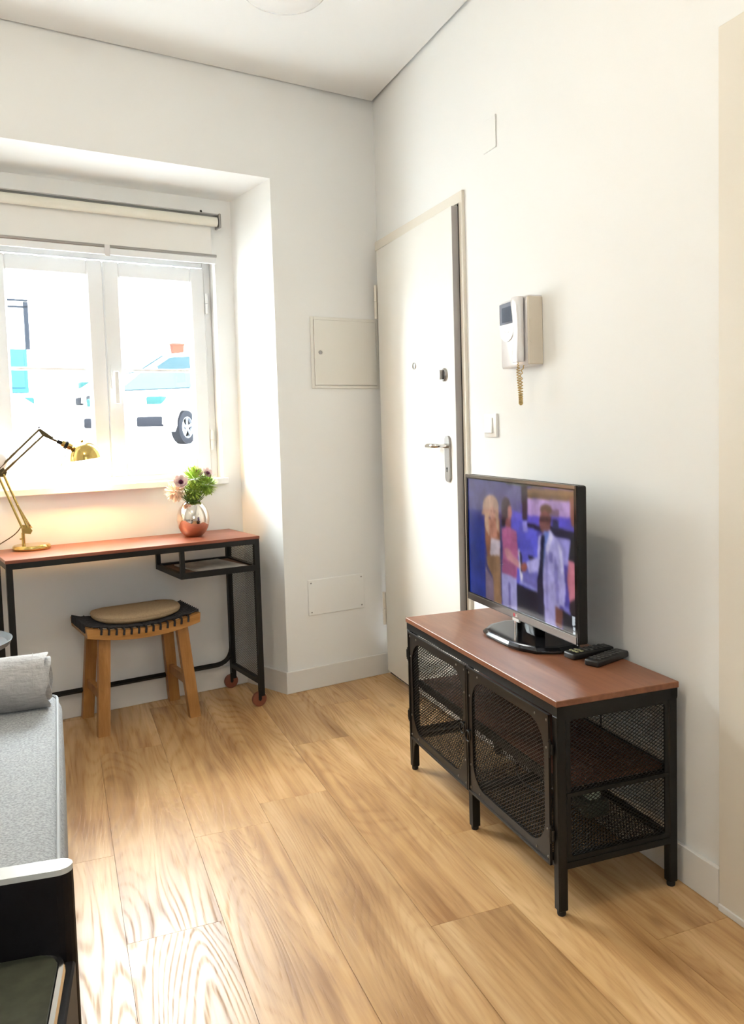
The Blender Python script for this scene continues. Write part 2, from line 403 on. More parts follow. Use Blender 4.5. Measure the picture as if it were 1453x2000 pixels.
# floor + planks
fl = struct('floor', MB().box(XL-.1, .05, YR-.1, .45, -.06, -.008), 'oak_plank', 'light oak plank floor with glossy window reflection')
PW, PL = .2265, 1.285
cols = {-2: -.40, -1: -1.310, 0: -1.768, 1: -1.304, 2: -2.45, 3: -2.012, 4: -1.62}
pm = {}
for k in range(-6, 6):
    x0 = -1.1340 + PW*(k)
    xa, xb = max(x0, XL), min(x0+PW, -.002)
    if xb-xa < .02: continue
    seam = cols.get(k+1, -1.1*((k*37) % 11)/11 - .5)
    y = seam - 4*PL
    while y < .36:
        ya, yb = max(y, YR), min(y+PL, .36)
        if yb - ya > .03:
            key = (round(xb-xa, 4), round(yb-ya, 4))
            if key not in pm:
                wd, ln = key; g = .0005
                b_ = MB().box(-wd/2+g, wd/2-g, -ln/2+g, ln/2-g, -.008, 0)
                me = bpy.data.meshes.new('plank'); me.from_pydata(b_.v, [], b_.f)
                bm = bmesh.new(); bm.from_mesh(me); bmesh.ops.recalc_face_normals(bm, faces=bm.faces); bm.to_mesh(me); bm.free()
                me.materials.append(MATS['oak_plank']); pm[key] = me
            o = bpy.data.objects.new('plank', pm[key]); COL.objects.link(o); o.parent = fl; o.location = ((xa+xb)/2, (ya+yb)/2, 0)
        y += PL
# right wall with the door recess
mb = MB(); mb.box(0, .20, -.02, .45, 0, H+.05).box(0, .20, YR-.2, -.91, 0, H+.05).box(0, .20, -.91, -.02, 2.045, H+.05)
struct('wall_right', mb, 'wall_paint', 'white painted right wall with entrance door')
struct('wall_left', MB().box(XL-.15, XL, YR-.2, .2, 0, H+.05), 'wall_paint', 'white left wall behind the sofa')
struct('wall_rear', MB().box(XL-.15, -1.6, YR-.2, YR, 0, H+.05).box(-.7, .2, YR-.2, YR, 0, H+.05).box(-1.6, -.7, YR-.2, YR, 0, 1.05).box(-1.6, -.7, YR-.2, YR, 2.05, H+.05), 'wall_paint', 'white rear wall behind the viewer')
# window wall, with splayed niche and window opening (in its own frame)
ub = -2.9
def quadprism(mb, pts, z0, z1): return mb.prism(pts, z0, z1)
mb = MB()
quadprism(mb, [(.10, 0), (.10, TH), (NB, TH), (NB, ND), (NF, 0)], 0, H+.05)                    # right pier
quadprism(mb, [(NLF, 0), (NLB, ND), (NLB, TH), (ub, TH), (ub, 0)], 0, H+.05)                   # left pier
vs = [(NLF, 0, ZN), (NF, 0, ZN), (NB, ND, ZNB), (NLB, ND, ZNB), (NLB, TH, ZNB), (NB, TH, ZNB)]
mb.add([(NLF, 0, ZN), (NF, 0, ZN), (NB, ND, ZNB), (NLB, ND, ZNB), (NLF, 0, H+.05), (NF, 0, H+.05), (NB, ND, H+.05), (NLB, ND, H+.05)],
       [(0, 1, 2, 3), (4, 7, 6, 5), (0, 4, 5, 1), (1, 5, 6, 2), (2, 6, 7, 3), (3, 7, 4, 0)])
mb.box(NLB, NB, ND, TH, OZ1, H+.05).box(NLB, NB, ND, TH, 0, OZ0).box(OR_, NB, ND, TH, OZ0, OZ1).box(NLB, OL, ND, TH, OZ0, OZ1)
struct('wall_back', mb, 'wall_paint', 'white window wall with deep splayed niche', 'B')
# ceiling with a thin shadow gap along the walls
cg = .012
mb = MB(); y0c = math.tan(WA)
pts = [(-cg, YR), (-cg, -cg*1.2), (XL+cg, (XL)*y0c - cg*1.1), (XL+cg, YR)]
mb.prism(pts, H, H+.04); mb.box(XL-.15, .2, YR-.2, .7, H+.04, H+.10)
struct('ceiling', mb, 'ceiling_paint', 'white ceiling with a thin shadow gap along the walls')
# skirting boards
BH, BT = .101, .012
struct('baseboard_back', MB().bbox(NF-.012, -.002, -BT, 0, 0, BH, .002, 1), 'skirting', 'white skirting board under the fuse box wall', 'B')
d = Vector((NB-NF, ND)).normalized(); n_ = Vector((-d.y, d.x))
if n_.x > 0: n_ = -n_
q = [(NF, -.002), (NB, ND), (NB + n_.x*BT, ND + n_.y*BT), (NF + n_.x*BT, -BT)]
struct('baseboard_niche', MB().prism(q, 0, BH-.001), 'skirting', 'white skirting board along niche side', 'B')
struct('baseboard_window', MB().bbox(NLB, NB-.011, ND-BT, ND, 0, BH, .002, 1), 'skirting', 'white skirting board under the window behind the desk', 'B')
struct('baseboard_right', MB().bbox(-BT, 0, -2.248, -.935, 0, BH, .002, 1), 'skirting', 'white skirting board behind the media bench')

# ------------------------------------------------------------------ entrance door
dr = sroot('door_1', 'cream white entrance door with steel handle, slightly proud of its frame', 'W', (0, -.45, 0))
cz = 2.080
mb = MB().box(-.012, .05, -.928, -.900, 0, 2.040).box(-.012, .05, -.928, -.004, 2.040, cz)
part(dr, 'casing', mb, 'casing_paint')
part(dr, 'gap_shade', MB().box(-.013, .06, -.900, -.8905, 0, 2.036), 'dark_gap', label='black strip painted in for the shaded gap at the door edge')  # black strip stands in for the shade between leaf and casing
ML = Matrix.Translation((-.006, -.055, 0)) @ Matrix.Rotation(math.radians(-.9), 4, 'Z')
mb = MB().bbox(-.020, .012, -.838, 0, .028, 2.030, .0015, 1, ML)
lf = part(dr, 'door_leaf', mb, 'door_paint')
part(dr, 'edge_strip', MB().box(-.0195, .0115, -.840, -.8375, .03, 2.028, ML), 'door_edge', label='grey metal strip on the door edge')
part(dr, 'under_leaf_shade', MB().box(.0, .10, -.90, -.02, 0, .02), 'dark_gap')  # near-black block paints the dark gap under the leaf
part(dr, 'back_void', MB().box(.13, .14, -.91, -.02, 0, 2.045), 'dark_gap')  # dark sheet painted as the unlit space behind the leaf
def X0(y): return -.006 - .020 - (abs(y)-.055)*math.sin(math.radians(.9)) - .0003
# peephole, thumb-turn, handle plate
y = -.493; part(lf, 'peephole', MB().lathe([(0, 0), (.011, 0), (.014, .002), (.014, .006), (.008, .008), (0, .006)], (X0(y)+.001, y, 1.46), (-1, 0, 0), 20), 'steel', True)
y = -.801; part(lf, 'lock_rose', MB().lathe([(0, 0), (.026, 0), (.026, .006), (.022, .010), (0, .010)], (X0(y)+.001, y, 1.402), (-1, 0, 0), 28), 'steel', True)
part(lf, 'thumb_turn', MB().bbox(X0(y)-.026, X0(y)-.009, y-.005, y+.005, 1.383, 1.421, .003), 'steel', True)
y = -.822; xp = X0(y)
mb = MB().prism(rrect(y-.021, y+.021, .983, 1.164, .0205, 8), xp-.009, xp+.001, 'X')
hp = part(lf, 'handle_plate', mb, 'steel', False)
mb = MB().tube(bez((xp-.008, y, 1.125), (xp-.05, y, 1.125), (xp-.062, y+.006, 1.126), (xp-.062, y+.03, 1.127), 10) + bez((xp-.062, y+.03, 1.127), (xp-.062, y+.07, 1.128), (xp-.060, y+.10, 1.124), (xp-.030, y+.108, 1.116), 10)[1:], .0092, 10)
part(lf, 'lever', mb, 'chrome', True)
part(lf, 'keyhole', MB().lathe([(0, 0), (.0045, 0), (.0045, .002), (0, .002)], (xp-.0085, y, 1.036), (-1, 0, 0), 12).box(xp-.0105, xp-.008, y-.002, y+.002, 1.022, 1.036), 'dark_gap')
for z0, z1 in ((1.715, 1.872), (.251, .409)):
    hm = MB()
    for a, b in ((z0, (z0+z1)/2-.004), ((z0+z1)/2+.004, z1)): hm.tube([(-.030, -.042, a), (-.030, -.042, b)], .008, 10)
    hm.box(-.034, -.004, -.040, -.034, z0+.01, z1-.01)
    part(dr, 'hinge', hm, 'casing_paint', True)
# cream casing of the next doorway at the right picture edge
d2 = sroot('door_2', 'cream door casing at the right edge of the picture', 'W', (0, -2.6, 0))
part(d2, 'casing', MB().bbox(-.014, 0, -2.40, -2.2510, 0, 2.096, .002, 1).bbox(-.014, 0, -3.20, -3.05, 0, 2.096, .002, 1).bbox(-.014, 0, -3.05, -2.40, 1.95, 2.096, .002, 1), 'casing_paint')
part(d2, 'plinth', MB().bbox(-.018, 0, -2.41, -2.252, 0, .018, .002, 1), 'skirting')
part(d2, 'door_leaf', MB().box(-.006, 0, -3.05, -2.40, .005, 1.95), 'door_paint')

# ------------------------------------------------------------------ window
wn = sroot('window_1', 'white two-sash casement window with glazing bars', 'B', (-1.187, .357, .99))
VF = .345
def rect_frame(mb, u0, u1, z0, z1, w, v0, v1, b=.003):
    return mb.bbox(u0, u0+w, v0, v1, z0, z1, b, 1).bbox(u1-w, u1, v0, v1, z0, z1, b, 1).bbox(u0+w, u1-w, v0, v1, z1-w, z1, b, 1).bbox(u0+w, u1-w, v0, v1, z0, z0+w, b, 1)
part(wn, 'frame', rect_frame(MB(), OL, OR_, .985, OZ1, .038, VF+.012, VF+.075), 'white_pvc')
part(wn, 'outer_stop', MB().box(OL, OR_, VF+.075, VF+.085, .985, 1.02), 'white_pvc')
for s0, s1 in ((-1.1855, -.733), (-1.641, -1.1885)):
    z0, z1 = 1.018, 1.955
    sf = part(wn, 'sash', rect_frame(MB(), s0, s1, z0, z1, .066, VF, VF+.055, .005), 'white_pvc')
    part(sf, 'glazing_bead', rect_frame(MB(), s0+.060, s1-.060, z0+.060, z1-.060, .010, VF+.006, VF+.03, .003), 'white_pvc')
    part(sf, 'glazing_bar', MB().bbox(s0+.064, s1-.064, VF+.018, VF+.034, 1.481, 1.494, .002, 1), 'white_pvc')
    part(sf, 'pane', MB().box(s0+.064, s1-.064, VF+.024, VF+.028, z0+.064, 1.483), 'window_glass')
    part(sf, 'pane', MB().box(s0+.064, s1-.064, VF+.024, VF+.028, 1.492, z1-.064), 'window_glass')
hu = -1.160
hd = part(wn, 'handle', MB().prism(rrect(hu-.014, hu+.014, 1.40, 1.512, .012, 5), VF-.010, VF+.001, 'Y'), 'white_pvc')
part(hd, 'grip', MB().bbox(hu-.012, hu+.012, VF-.046, VF-.028, 1.335, 1.478, .007, 3).bbox(hu-.008, hu+.008, VF-.030, VF-.005, 1.448, 1.470, .003), 'white_pvc', True)
for za in (1.75, 1.12):
    hg = MB().tube([(-.727, VF-.006, za), (-.727, VF-.006, za+.044)], .0075, 10).tube([(-.727, VF-.006, za+.048), (-.727, VF-.006, za+.092)], .0075, 10)
    part(wn, 'hinge', hg, 'white_pvc', True)
sl = struct('trim_1', MB().bbox(OL-.012, OR_+.010, .245, VF+.02, .962, .990, .003, 2), 'white_pvc', 'white window sill board', 'B')

w2 = sroot('fill_window', 'added white rear window behind the viewer, there for fill light', 'W', (-1.15, YR, 1.05))  # unseen window, added to bring soft fill light into the room
part(w2, 'frame', MB().box(-1.6, -1.55, YR-.10, YR-.05, 1.05, 2.05).box(-.75, -.7, YR-.10, YR-.05, 1.05, 2.05).box(-1.55, -.75, YR-.10, YR-.05, 1.05, 1.10).box(-1.55, -.75, YR-.10, YR-.05, 2.0, 2.05), 'white_pvc')
part(w2, 'pane', MB().box(-1.55, -.75, YR-.08, YR-.076, 1.10, 2.0), 'window_glass')
part(w2, 'fill_dimmer', MB().box(-1.6, -.7, YR-.045, YR-.044, 1.05, 2.05), 'fill_dimmer')  # added sheet that dims the fill light
# roller blind
bl = thing('roller_blind', 'off-white roller blind rolled up above the window', 'blind', 'B', (-1.187, .23, 2.15))
bu0, bu1 = -1.662, -.712
part(bl, 'tube', MB().tube([(bu0, .228, 2.147), (bu1+.006, .228, 2.147)], .021, 20), 'blind_tube', True)
part(bl, 'rail', MB().box(bu0-.02, bu1+.022, .222, .262, 2.177, 2.182), 'steel')
part(bl, 'fabric', MB().box(bu0+.01, bu1-.016, .244, .2455, 2.004, 2.150), 'blind_fabric')
part(bl, 'bottom_bar', MB().bbox(bu0, bu1+.006, .240, .250, 1.992, 2.004, .002, 1), 'steel')
part(bl, 'bottom_lath', MB().bbox(bu0, bu1, .241, .249, 1.962, 1.9915, .002, 1), 'white_pvc')
for bx in (bu0-.016, bu1+.010):
    part(bl, 'bracket', MB().bbox(bx, bx+.010, .205, .262, 2.118, 2.182, .003, 1), 'steel')
part(bl, 'pull_tab', MB().bbox(-1.200, -1.178, .236, .2395, 1.955, 2.003, .001, 1), 'silver_plastic')
part(bl, 'screw', MB().lathe([(0, 0), (.006, 0), (.004, .004), (0, .004)], (-.755, ND, 2.203), (0, -1, 0), 10), 'rubber')

# ------------------------------------------------------------------ things on the walls
fb = thing('fuse_box', 'cream square metal fuse box door with small lock beside the entrance door', 'fuse box', 'B', (-.19, 0, 1.39))
part(fb, 'frame', rect_frame(MB(), -.371, -.012, 1.389, 1.715, .014, -.008, 0, .002), 'panel_paint')
pd = part(fb, 'door', MB().bbox(-.356, -.027, -.012, 0, 1.404, 1.701, .002, 1), 'panel_paint')
part(pd, 'lock', MB().lathe([(0, 0), (.009, 0), (.009, .003), (.005, .005), (0, .004)], (-.327, -.0118, 1.553), (0, -1, 0), 16), 'steel', True)
cp = thing('cover_plate', 'white screwed cover plate low on the wall beside the niche', 'cover plate', 'B', (-.28, 0, .34))
part(cp, 'plate', MB().bbox(-.428, -.130, -.007, 0, .342, .510, .004, 2), 'wall_paint')
for su in (-.412, -.146):
    for sz in (.358, .494):
        part(cp, 'screw', MB().lathe([(0, 0), (.004, 0), (.003, .002), (0, .002)], (su, -.0068, sz), (0, -1, 0), 10), 'steel')
single('blank_plate', MB().bbox(-.005, 0, -1.182, -1.090, 2.160, 2.272, .003, 2), 'wall_paint', 'white painted-over blank plate high on the wall above the door', 'cover plate', 'W', (0, -1.136, 2.16))
sw = thing('light_switch', 'square white rocker light switch right of the entrance door', 'light switch', 'W', (0, -1.11, 1.16))
part(sw, 'plate', MB().bbox(-.010, 0, -1.158, -1.066, 1.158, 1.242, .003, 2), 'white_plastic', True)
MR = Matrix.Translation((-.010, -1.110, 1.2)) @ Matrix.Rotation(math.radians(4), 4, 'Y')
part(sw, 'rocker', MB().bbox(-.006, .003, -.026, .030, -.028, .028, .002, 1, MR), 'white_plastic')

# intercom
ic = thing('intercom', 'off-white video intercom handset on the wall above the light switch', 'intercom', 'W', (0, -1.375, 1.39))
sec = [(0, -1.458), (-.050, -1.458), (-.056, -1.452), (-.058, -1.40), (-.058, -1.296), (-.052, -1.284), (-.02, -1.278), (0, -1.278)]
mb = MB(); n = len(sec)
zs = [(1.390, .93), (1.396, 1.0), (1.590, 1.0), (1.606, .97), (1.612, .85)]
rows = [[(q[0]*f_, -1.368 + (q[1]+1.368)*(1 if f_ > .9 else .99), z) for q in sec] for z, f_ in zs]
mb.add([q for r_ in rows for q in r_], [(i*n+j, i*n+(j+1) % n, (i+1)*n+(j+1) % n, (i+1)*n+j) for i in range(len(zs)-1) for j in range(n)] + [tuple(range(n)), tuple((len(zs)-1)*n+j for j in reversed(range(n)))])
part(ic, 'body', mb, 'silver_plastic', True)
part(ic, 'side_shell', MB().bbox(-.055, 0, -1.464, -1.456, 1.392, 1.608, .003, 1), 'beige_plastic')
part(ic, 'finger_recess', MB().prism(rrect(-.050, -.030, 1.46, 1.54, .009, 5), -1.4665, -1.462, 'Y'), 'beige_plastic')
sb = part(ic, 'screen_surround', MB().prism([(-1.289, 1.534), (-1.289, 1.601), (-1.389, 1.604), (-1.387, 1.534)], -.0605, -.056, 'X'), 'screen_grey')
part(sb, 'display', MB().prism([(-1.306, 1.540), (-1.306, 1.588), (-1.382, 1.590), (-1.381, 1.540)], -.0612, -.0600, 'X'), 'screen_dark')
pts = [(-1.292, 1.532)] + [(-1.336 + .044*math.cos(t), 1.515 - .040*math.sin(t)) for t in [PI*i/10 for i in range(11)]] + [(-1.380, 1.532)]
bt = part(ic, 'button_panel', MB().prism(pts, -.0612, -.056, 'X'), 'white_plastic')
for by in (-1.322, -1.345): part(bt, 'button', MB().lathe([(0, 0), (.005, 0), (.004, .0015), (0, .0015)], (-.0610, by, 1.508), (-1, 0, 0), 10), 'silver_plastic')
# handset: bowed bar lying on the body
mb = MB(); rows = []; nz_ = 14
for i in range(nz_+1):
    t = i/nz_; z = 1.402 + t*.206
    bow = .010*(1-math.cos(2*PI*t))/2
    w_ = .026 - .004*math.sin(PI*t); d_ = .030 - .006*math.sin(PI*t)
    if i in (0, nz_): w_ *= .86; d_ *= .86
    cx_ = -.060 - d_/2 + bow*.2; cy_ = -1.428
    rows.append([(cx_ + d_*.5*math.copysign(abs(math.cos(a))**.6, math.cos(a)), cy_ + w_*math.copysign(abs(math.sin(a))**.6, math.sin(a)), z) for a in [2*PI*j/16 for j in range(16)]])
mb.add([q for r_ in rows for q in r_], [(i*16+j, i*16+(j+1) % 16, (i+1)*16+(j+1) % 16, (i+1)*16+j) for i in range(nz_) for j in range(16)] + [tuple(range(16)), tuple(nz_*16+j for j in range(16))])
part(ic, 'handset', mb, 'silver_plastic', True)
path = bez((-.074, -1.428, 1.404), (-.074, -1.430, 1.36), (-.070, -1.434, 1.30), (-.068, -1.432, 1.272), 40) + bez((-.068, -1.432, 1.272), (-.066, -1.430, 1.258), (-.062, -1.424, 1.30), (-.064, -1.428, 1.345), 30)[1:] + bez((-.064, -1.428, 1.345), (-.064, -1.430, 1.37), (-.056, -1.430, 1.385), (-.048, -1.430, 1.398), 8)[1:]
coil = []; L_ = len(path); turns = 34
for i in range((L_-1)*8):
    f_ = i/8; a = int(f_); t = f_-a; P_ = path[a].lerp(path[a+1], t); T_ = (path[a+1]-path[a]).normalized()
    e1 = T_.cross(Vector((1, 0, .1))).normalized(); e2 = T_.cross(e1)
    s_ = f_/(L_-1); R_ = .0058*min(1, s_*9, (1-s_)*7)
    ang = 2*PI*turns*s_
    coil.append(P_ + R_*(math.cos(ang)*e1 + math.sin(ang)*e2))
part(ic, 'coiled_cord', MB().tube(coil, .0017, 5), 'cord_beige', True)

# ceiling light at the picture's top edge
cl_ = thing('ceiling_light', 'round white flush ceiling light at the top edge', 'ceiling light', 'W', (-.66, -.90, H))
part(cl_, 'base', MB().lathe([(0, 0), (.155, 0), (.155, -.018), (.148, -.024), (0, -.024)], (-.66, -.90, H), n=48), 'white_plastic', True)
part(cl_, 'diffuser', MB().lathe([(.146, -.022), (.143, -.034), (.125, -.050), (.09, -.062), (.045, -.068), (0, -.070)], (-.66, -.90, H), n=48), 'globe_glass', True)

# ================================================================== DESK (window wall frame)
DU0, DU1, DV0, DV1 = -1.693, -.693, -.093, .262
dk = thing('desk', 'narrow desk with reddish wood top and black steel mesh frame in the niche', 'desk', 'B', ((DU0+DU1)/2, (DV0+DV1)/2, 0))
part(dk, 'desk_top', MB().bbox(DU0, DU1, DV0, DV1, .737, .750, .0015, 1), 'wood_red_u')
tk = .022
mb = MB().box(DU0+.002, DU1-.002, DV0+.002, DV0+.002+tk, .715, .737).box(DU0+.002, DU1-.002, DV1-tk, DV1, .715, .737).box(DU0+.002, DU0+.002+tk, DV0+.024, DV1-tk, .715, .737).box(DU1-.002-tk, DU1-.002, DV0+.024, DV1-tk, .715, .737)
part(dk, 'top_rail', mb, 'black_steel')
for u0 in (DU0+.002, DU1-.002-tk):
    for v0 in (DV0+.002, DV1-tk):
        zb = .045 if u0 > -1 else .0
        part(dk, 'leg', MB().box(u0, u0+tk, v0, v0+tk, zb, .715), 'black_steel')
for v0 in (DV0+.013, DV1-.011):
    uw = DU1-.013
    wh = part(dk, 'wheel', MB().lathe([(.006, -.008), (.027, -.010), (.032, -.007), (.032, .007), (.027, .010), (.006, .008)], (uw-.012, v0, .0325), (0, 1, 0), 28), 'wheel_brown', True)
    part(wh, 'axle', MB().tube([(uw-.012, v0-.013, .0325), (uw-.012, v0+.013, .0325)], .006, 10).bar((uw-.012, v0-.012, .0325), (uw-.012, v0-.012, .075), .014, .003, up=(0, 1, 0)), 'black_steel')
# tray shelf on the right with its posts
su0, sz = -1.042, .606
part(dk, 'shelf', MB().box(su0+.016, DU1-.02, DV0+.02, DV1-.018, sz, sz+.009), 'wood_tray')
mb = MB().box(su0, DU1-.02, DV0+.002, DV0+.020, sz-.006, sz+.018).box(su0, DU1-.02, DV1-.020, DV1-.002, sz-.006, sz+.018).box(su0, su0+.018, DV0+.02, DV1-.02, sz-.006, sz+.016).box(DU1-.022, DU1-.004, DV0+.024, DV1-.02, sz-.006, sz+.016)
part(dk, 'shelf_frame', mb, 'black_steel')
for v0 in (DV0+.002, DV1-.020): part(dk, 'shelf_post', MB().box(su0, su0+.018, v0, v0+.018, sz+.018, .715), 'black_steel')
part(dk, 'lower_rail', MB().box(DU1-.002-tk, DU1-.002, DV0+.024, DV1-tk, .098, .118), 'black_steel')
part(dk, 'mesh_panel', lattice(MB(), DV0+.024, DV1-tk, .118, .715, lambda a, b, h: (DU1-.012+h, a, b), .0145, .0105, .0014, .001), 'black_steel', kind='stuff')
bz = .120
pts = [(DU0+.013, DV1-.011, bz), (DU1-.10, DV1-.011, bz)] + bez((DU1-.10, DV1-.011, bz), (DU1-.05, DV1-.011, bz), (DU1-.016, DV1-.011, bz+.02), (DU1-.014, DV1-.011, bz+.10), 8)[1:]
part(dk, 'back_bar', MB().tube(pts, .0115, 4), 'black_steel')
mg = thing('magazine', 'pale magazine lying in the desk tray shelf', 'magazine', 'B', (-.86, .07, sz+.0095))
Mm = Matrix.Translation((-.86, .05, sz+.0098)) @ Matrix.Rotation(.12, 4, 'Z')
part(mg, 'pages', MB().box(-.105, .105, -.12, .15, 0, .006, Mm), 'paper_edge')
part(mg, 'cover', MB().box(-.106, .106, -.121, .151, .006, .0072, Mm), 'paper')

# ------------------------------------------------------------------ brass desk lamp
lv = .185
lp = thing('desk_lamp', 'polished brass jointed desk lamp, lit, on the left of the desk', 'lamp', 'B', (-1.557, lv, .750))
part(lp, 'base', MB().lathe([(0, 0), (.070, 0), (.072, .004), (.071, .014), (.066, .019), (0, .020)], (-1.557, lv, .7503), n=48), 'brass', True)
part(lp, 'post', MB().tube([(-1.586, lv, .769), (-1.586, lv, .820)], .0065, 14).tube([(-1.600, lv, .795), (-1.586, lv, .795)], .003, 8), 'brass', True)
part(lp, 'knuckle', MB().prism([(-1.590, .818), (-1.560, .812), (-1.552, .826), (-1.566, .850), (-1.592, .852)], lv-.008, lv+.008, 'Y'), 'brass')
def pair(mb, p0, p1, off, r): 
    mb.tube([(p0[0]+off[0], lv-.006, p0[1]+off[1]), (p1[0]+off[0], lv-.006, p1[1]+off[1])], r, 8)
mb = MB(); pair(mb, (-1.590, .842), (-1.666, 1.058), (0, 0), .0046); pair(mb, (-1.570, .842), (-1.646, 1.058), (0, 0), .0046)
part(lp, 'lower_arm', mb, 'brass', True)
sp_ = []; p0, p1 = Vector((-1.556, lv+.006, .838)), Vector((-1.603, lv+.006, .935))
for i in range(161):
    t = i/160; a = t*2*PI*20; sp_.append(p0.lerp(p1, t) + Vector((.0042*math.cos(a), .0042*math.sin(a), 0)))
part(lp, 'spring', MB().tube(sp_, .0012, 4), 'brass', True)
part(lp, 'spring', MB().tube([q + Vector((-.001, -.014, .0)) for q in sp_], .0012, 4), 'brass', True)
part(lp, 'elbow', MB().prism([(-1.672, 1.050), (-1.640, 1.046), (-1.632, 1.066), (-1.646, 1.086), (-1.672, 1.082)], lv-.005, lv+.005, 'Y'), 'brass_shaded')
mb = MB(); pair(mb, (-1.664, 1.078), (-1.508, 1.228), (0, 0), .0045); pair(mb, (-1.650, 1.060), (-1.490, 1.208), (0, 0), .0045)
part(lp, 'upper_arm', mb, 'brass_shaded', True)
part(lp, 'head_link', MB().prism([(-1.512, 1.232), (-1.500, 1.234), (-1.455, 1.198), (-1.462, 1.188), (-1.494, 1.204)], lv-.005, lv+.005, 'Y').tube([(-1.465, lv, 1.194), (-1.432, lv, 1.178)], .0045, 8), 'brass_shaded', False)
ax = Vector((.86, 0, -.42)).normalized(); s0 = Vector((-1.434, lv, 1.179))
part(lp, 'cap', MB().lathe([(0, 0), (.008, 0), (.009, .018), (0, .018)], s0-ax*.006, ax, 16), 'black_matte', True)
so = part(lp, 'socket', MB().lathe([(.004, .010), (.0135, .012), (.0145, .030), (.0145, .052), (.012, .056), (0, .056)], s0, ax, 20), 'brass', True)
part(so, 'grip_ring', MB().lathe([(.0145, .024), (.0175, .025), (.0175, .036), (.0145, .037)], s0, ax, 20), 'black_matte', True)
part(lp, 'switch_lever', MB().tube([(-1.400, lv-.012, 1.150), (-1.433, lv-.014, 1.080)], .0022, 6), 'steel', True)
ax2 = Vector((-.14, 0, 1)).normalized(); sc_ = Vector((-1.333, lv, 1.104))
prof = [(.066*math.cos(t), .073*math.sin(t)) for t in [PI/2*i/12 for i in range(12)]] + [(.006, .0735), (.007, .080), (0, .082)]
prof_in = [(.0635*math.cos(t), .0705*math.sin(t)) for t in [PI/2*i/12 for i in range(13)]]
part(lp, 'shade', MB().lathe(list(reversed(prof_in)) + prof, sc_, ax2, 40), 'brass', True)
bu = part(lp, 'bulb', sphere_pts(MB(), (sc_.x, sc_.y, sc_.z+.018), .022, 14, 8), None, True)
bm_ = mat('bulb_glow', (1, .9, .7), .4, emit=((1.0, .72, .38), 40.0)); bu.data.materials.append(bm_)
o = light('desk_lamp_light', 'POINT', (0, 0, 0), 4.6, (1.0, .54, .18), shadow_soft_size=.022); o.parent = lp; o.location = sc_ + Vector((0, 0, -.012)) - Vector((-1.557, lv, .750))
cb = bez((-1.505, lv, 1.232), (-1.52, lv, 1.29), (-1.465, lv, 1.29), (-1.455, lv, 1.196), 16) + bez((-1.455, lv, 1.196), (-1.45, lv, 1.186), (-1.442, lv, 1.184), (-1.436, lv, 1.180), 4)[1:]
part(lp, 'cable', MB().tube(cb, .0018, 6), 'brass_shaded', True)
part(lp, 'cable', MB().tube(bez((-1.590, lv+.01, .846), (-1.61, lv+.02, .80), (-1.66, lv+.04, .79), (-1.69, lv+.06, .756), 14), .0022, 6), 'brass_shaded', True)

# white globe lamp hanging at the left picture edge
gl = thing('globe_lamp', 'white globe lamp on a thin stem at the left edge before the window', 'lamp', 'B', (-1.672, .215, 1.055))
part(gl, 'globe', sphere_pts(MB(), (-1.672, .215, 1.112), .057, 24, 14, (1, .85, 1)), 'globe_glass', True)
part(gl, 'stem', MB().tube([(-1.676, .215, 1.165), (-1.690, .215, 1.24), (-1.730, .150, 2.276)], .0065, 8), 'brass_shaded', True)
part(gl, 'collar', MB().lathe([(0, 0), (.013, 0), (.011, .018), (0, .018)], (-1.675, .215, 1.162), n=14), 'brass_shaded', True)

# ------------------------------------------------------------------ vase and flowers
vu, vv, vz = -.915, .105, .7502
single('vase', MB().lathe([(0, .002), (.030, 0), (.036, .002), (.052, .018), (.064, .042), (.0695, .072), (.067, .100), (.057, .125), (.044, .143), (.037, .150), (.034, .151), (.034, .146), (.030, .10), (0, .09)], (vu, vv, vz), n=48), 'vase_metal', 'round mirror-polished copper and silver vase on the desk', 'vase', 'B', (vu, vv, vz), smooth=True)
def petal(mb, c, d, L_, w_, curl=.3, up_=None):
    d = Vector(d).normalized(); a = Vector((0, 0, 1)) if up_ is None else Vector(up_)
    if abs(d.dot(a)) > .97: a = Vector((1, 0, 0))
    e1 = d.cross(a).normalized(); e2 = e1.cross(d); c = Vector(c)
    P_ = [c, c + d*L_*.5 + e1*w_*.5 + e2*curl*L_*.12, c + d*L_*.5 - e1*w_*.5 + e2*curl*L_*.12, c + d*L_*.55 + e2*curl*L_*.02, c + d*L_*.92 + e1*w_*.25 + e2*curl*L_*.35, c + d*L_*.92 - e1*w_*.25 + e2*curl*L_*.35, c + d*L_ + e2*curl*L_*.42]
    mb.add(P_, [(0, 1, 3), (0, 3, 2), (1, 4, 3), (2, 3, 5), (3, 4, 6), (3, 6, 5)])
neck = Vector((vu, vv, vz+.12))
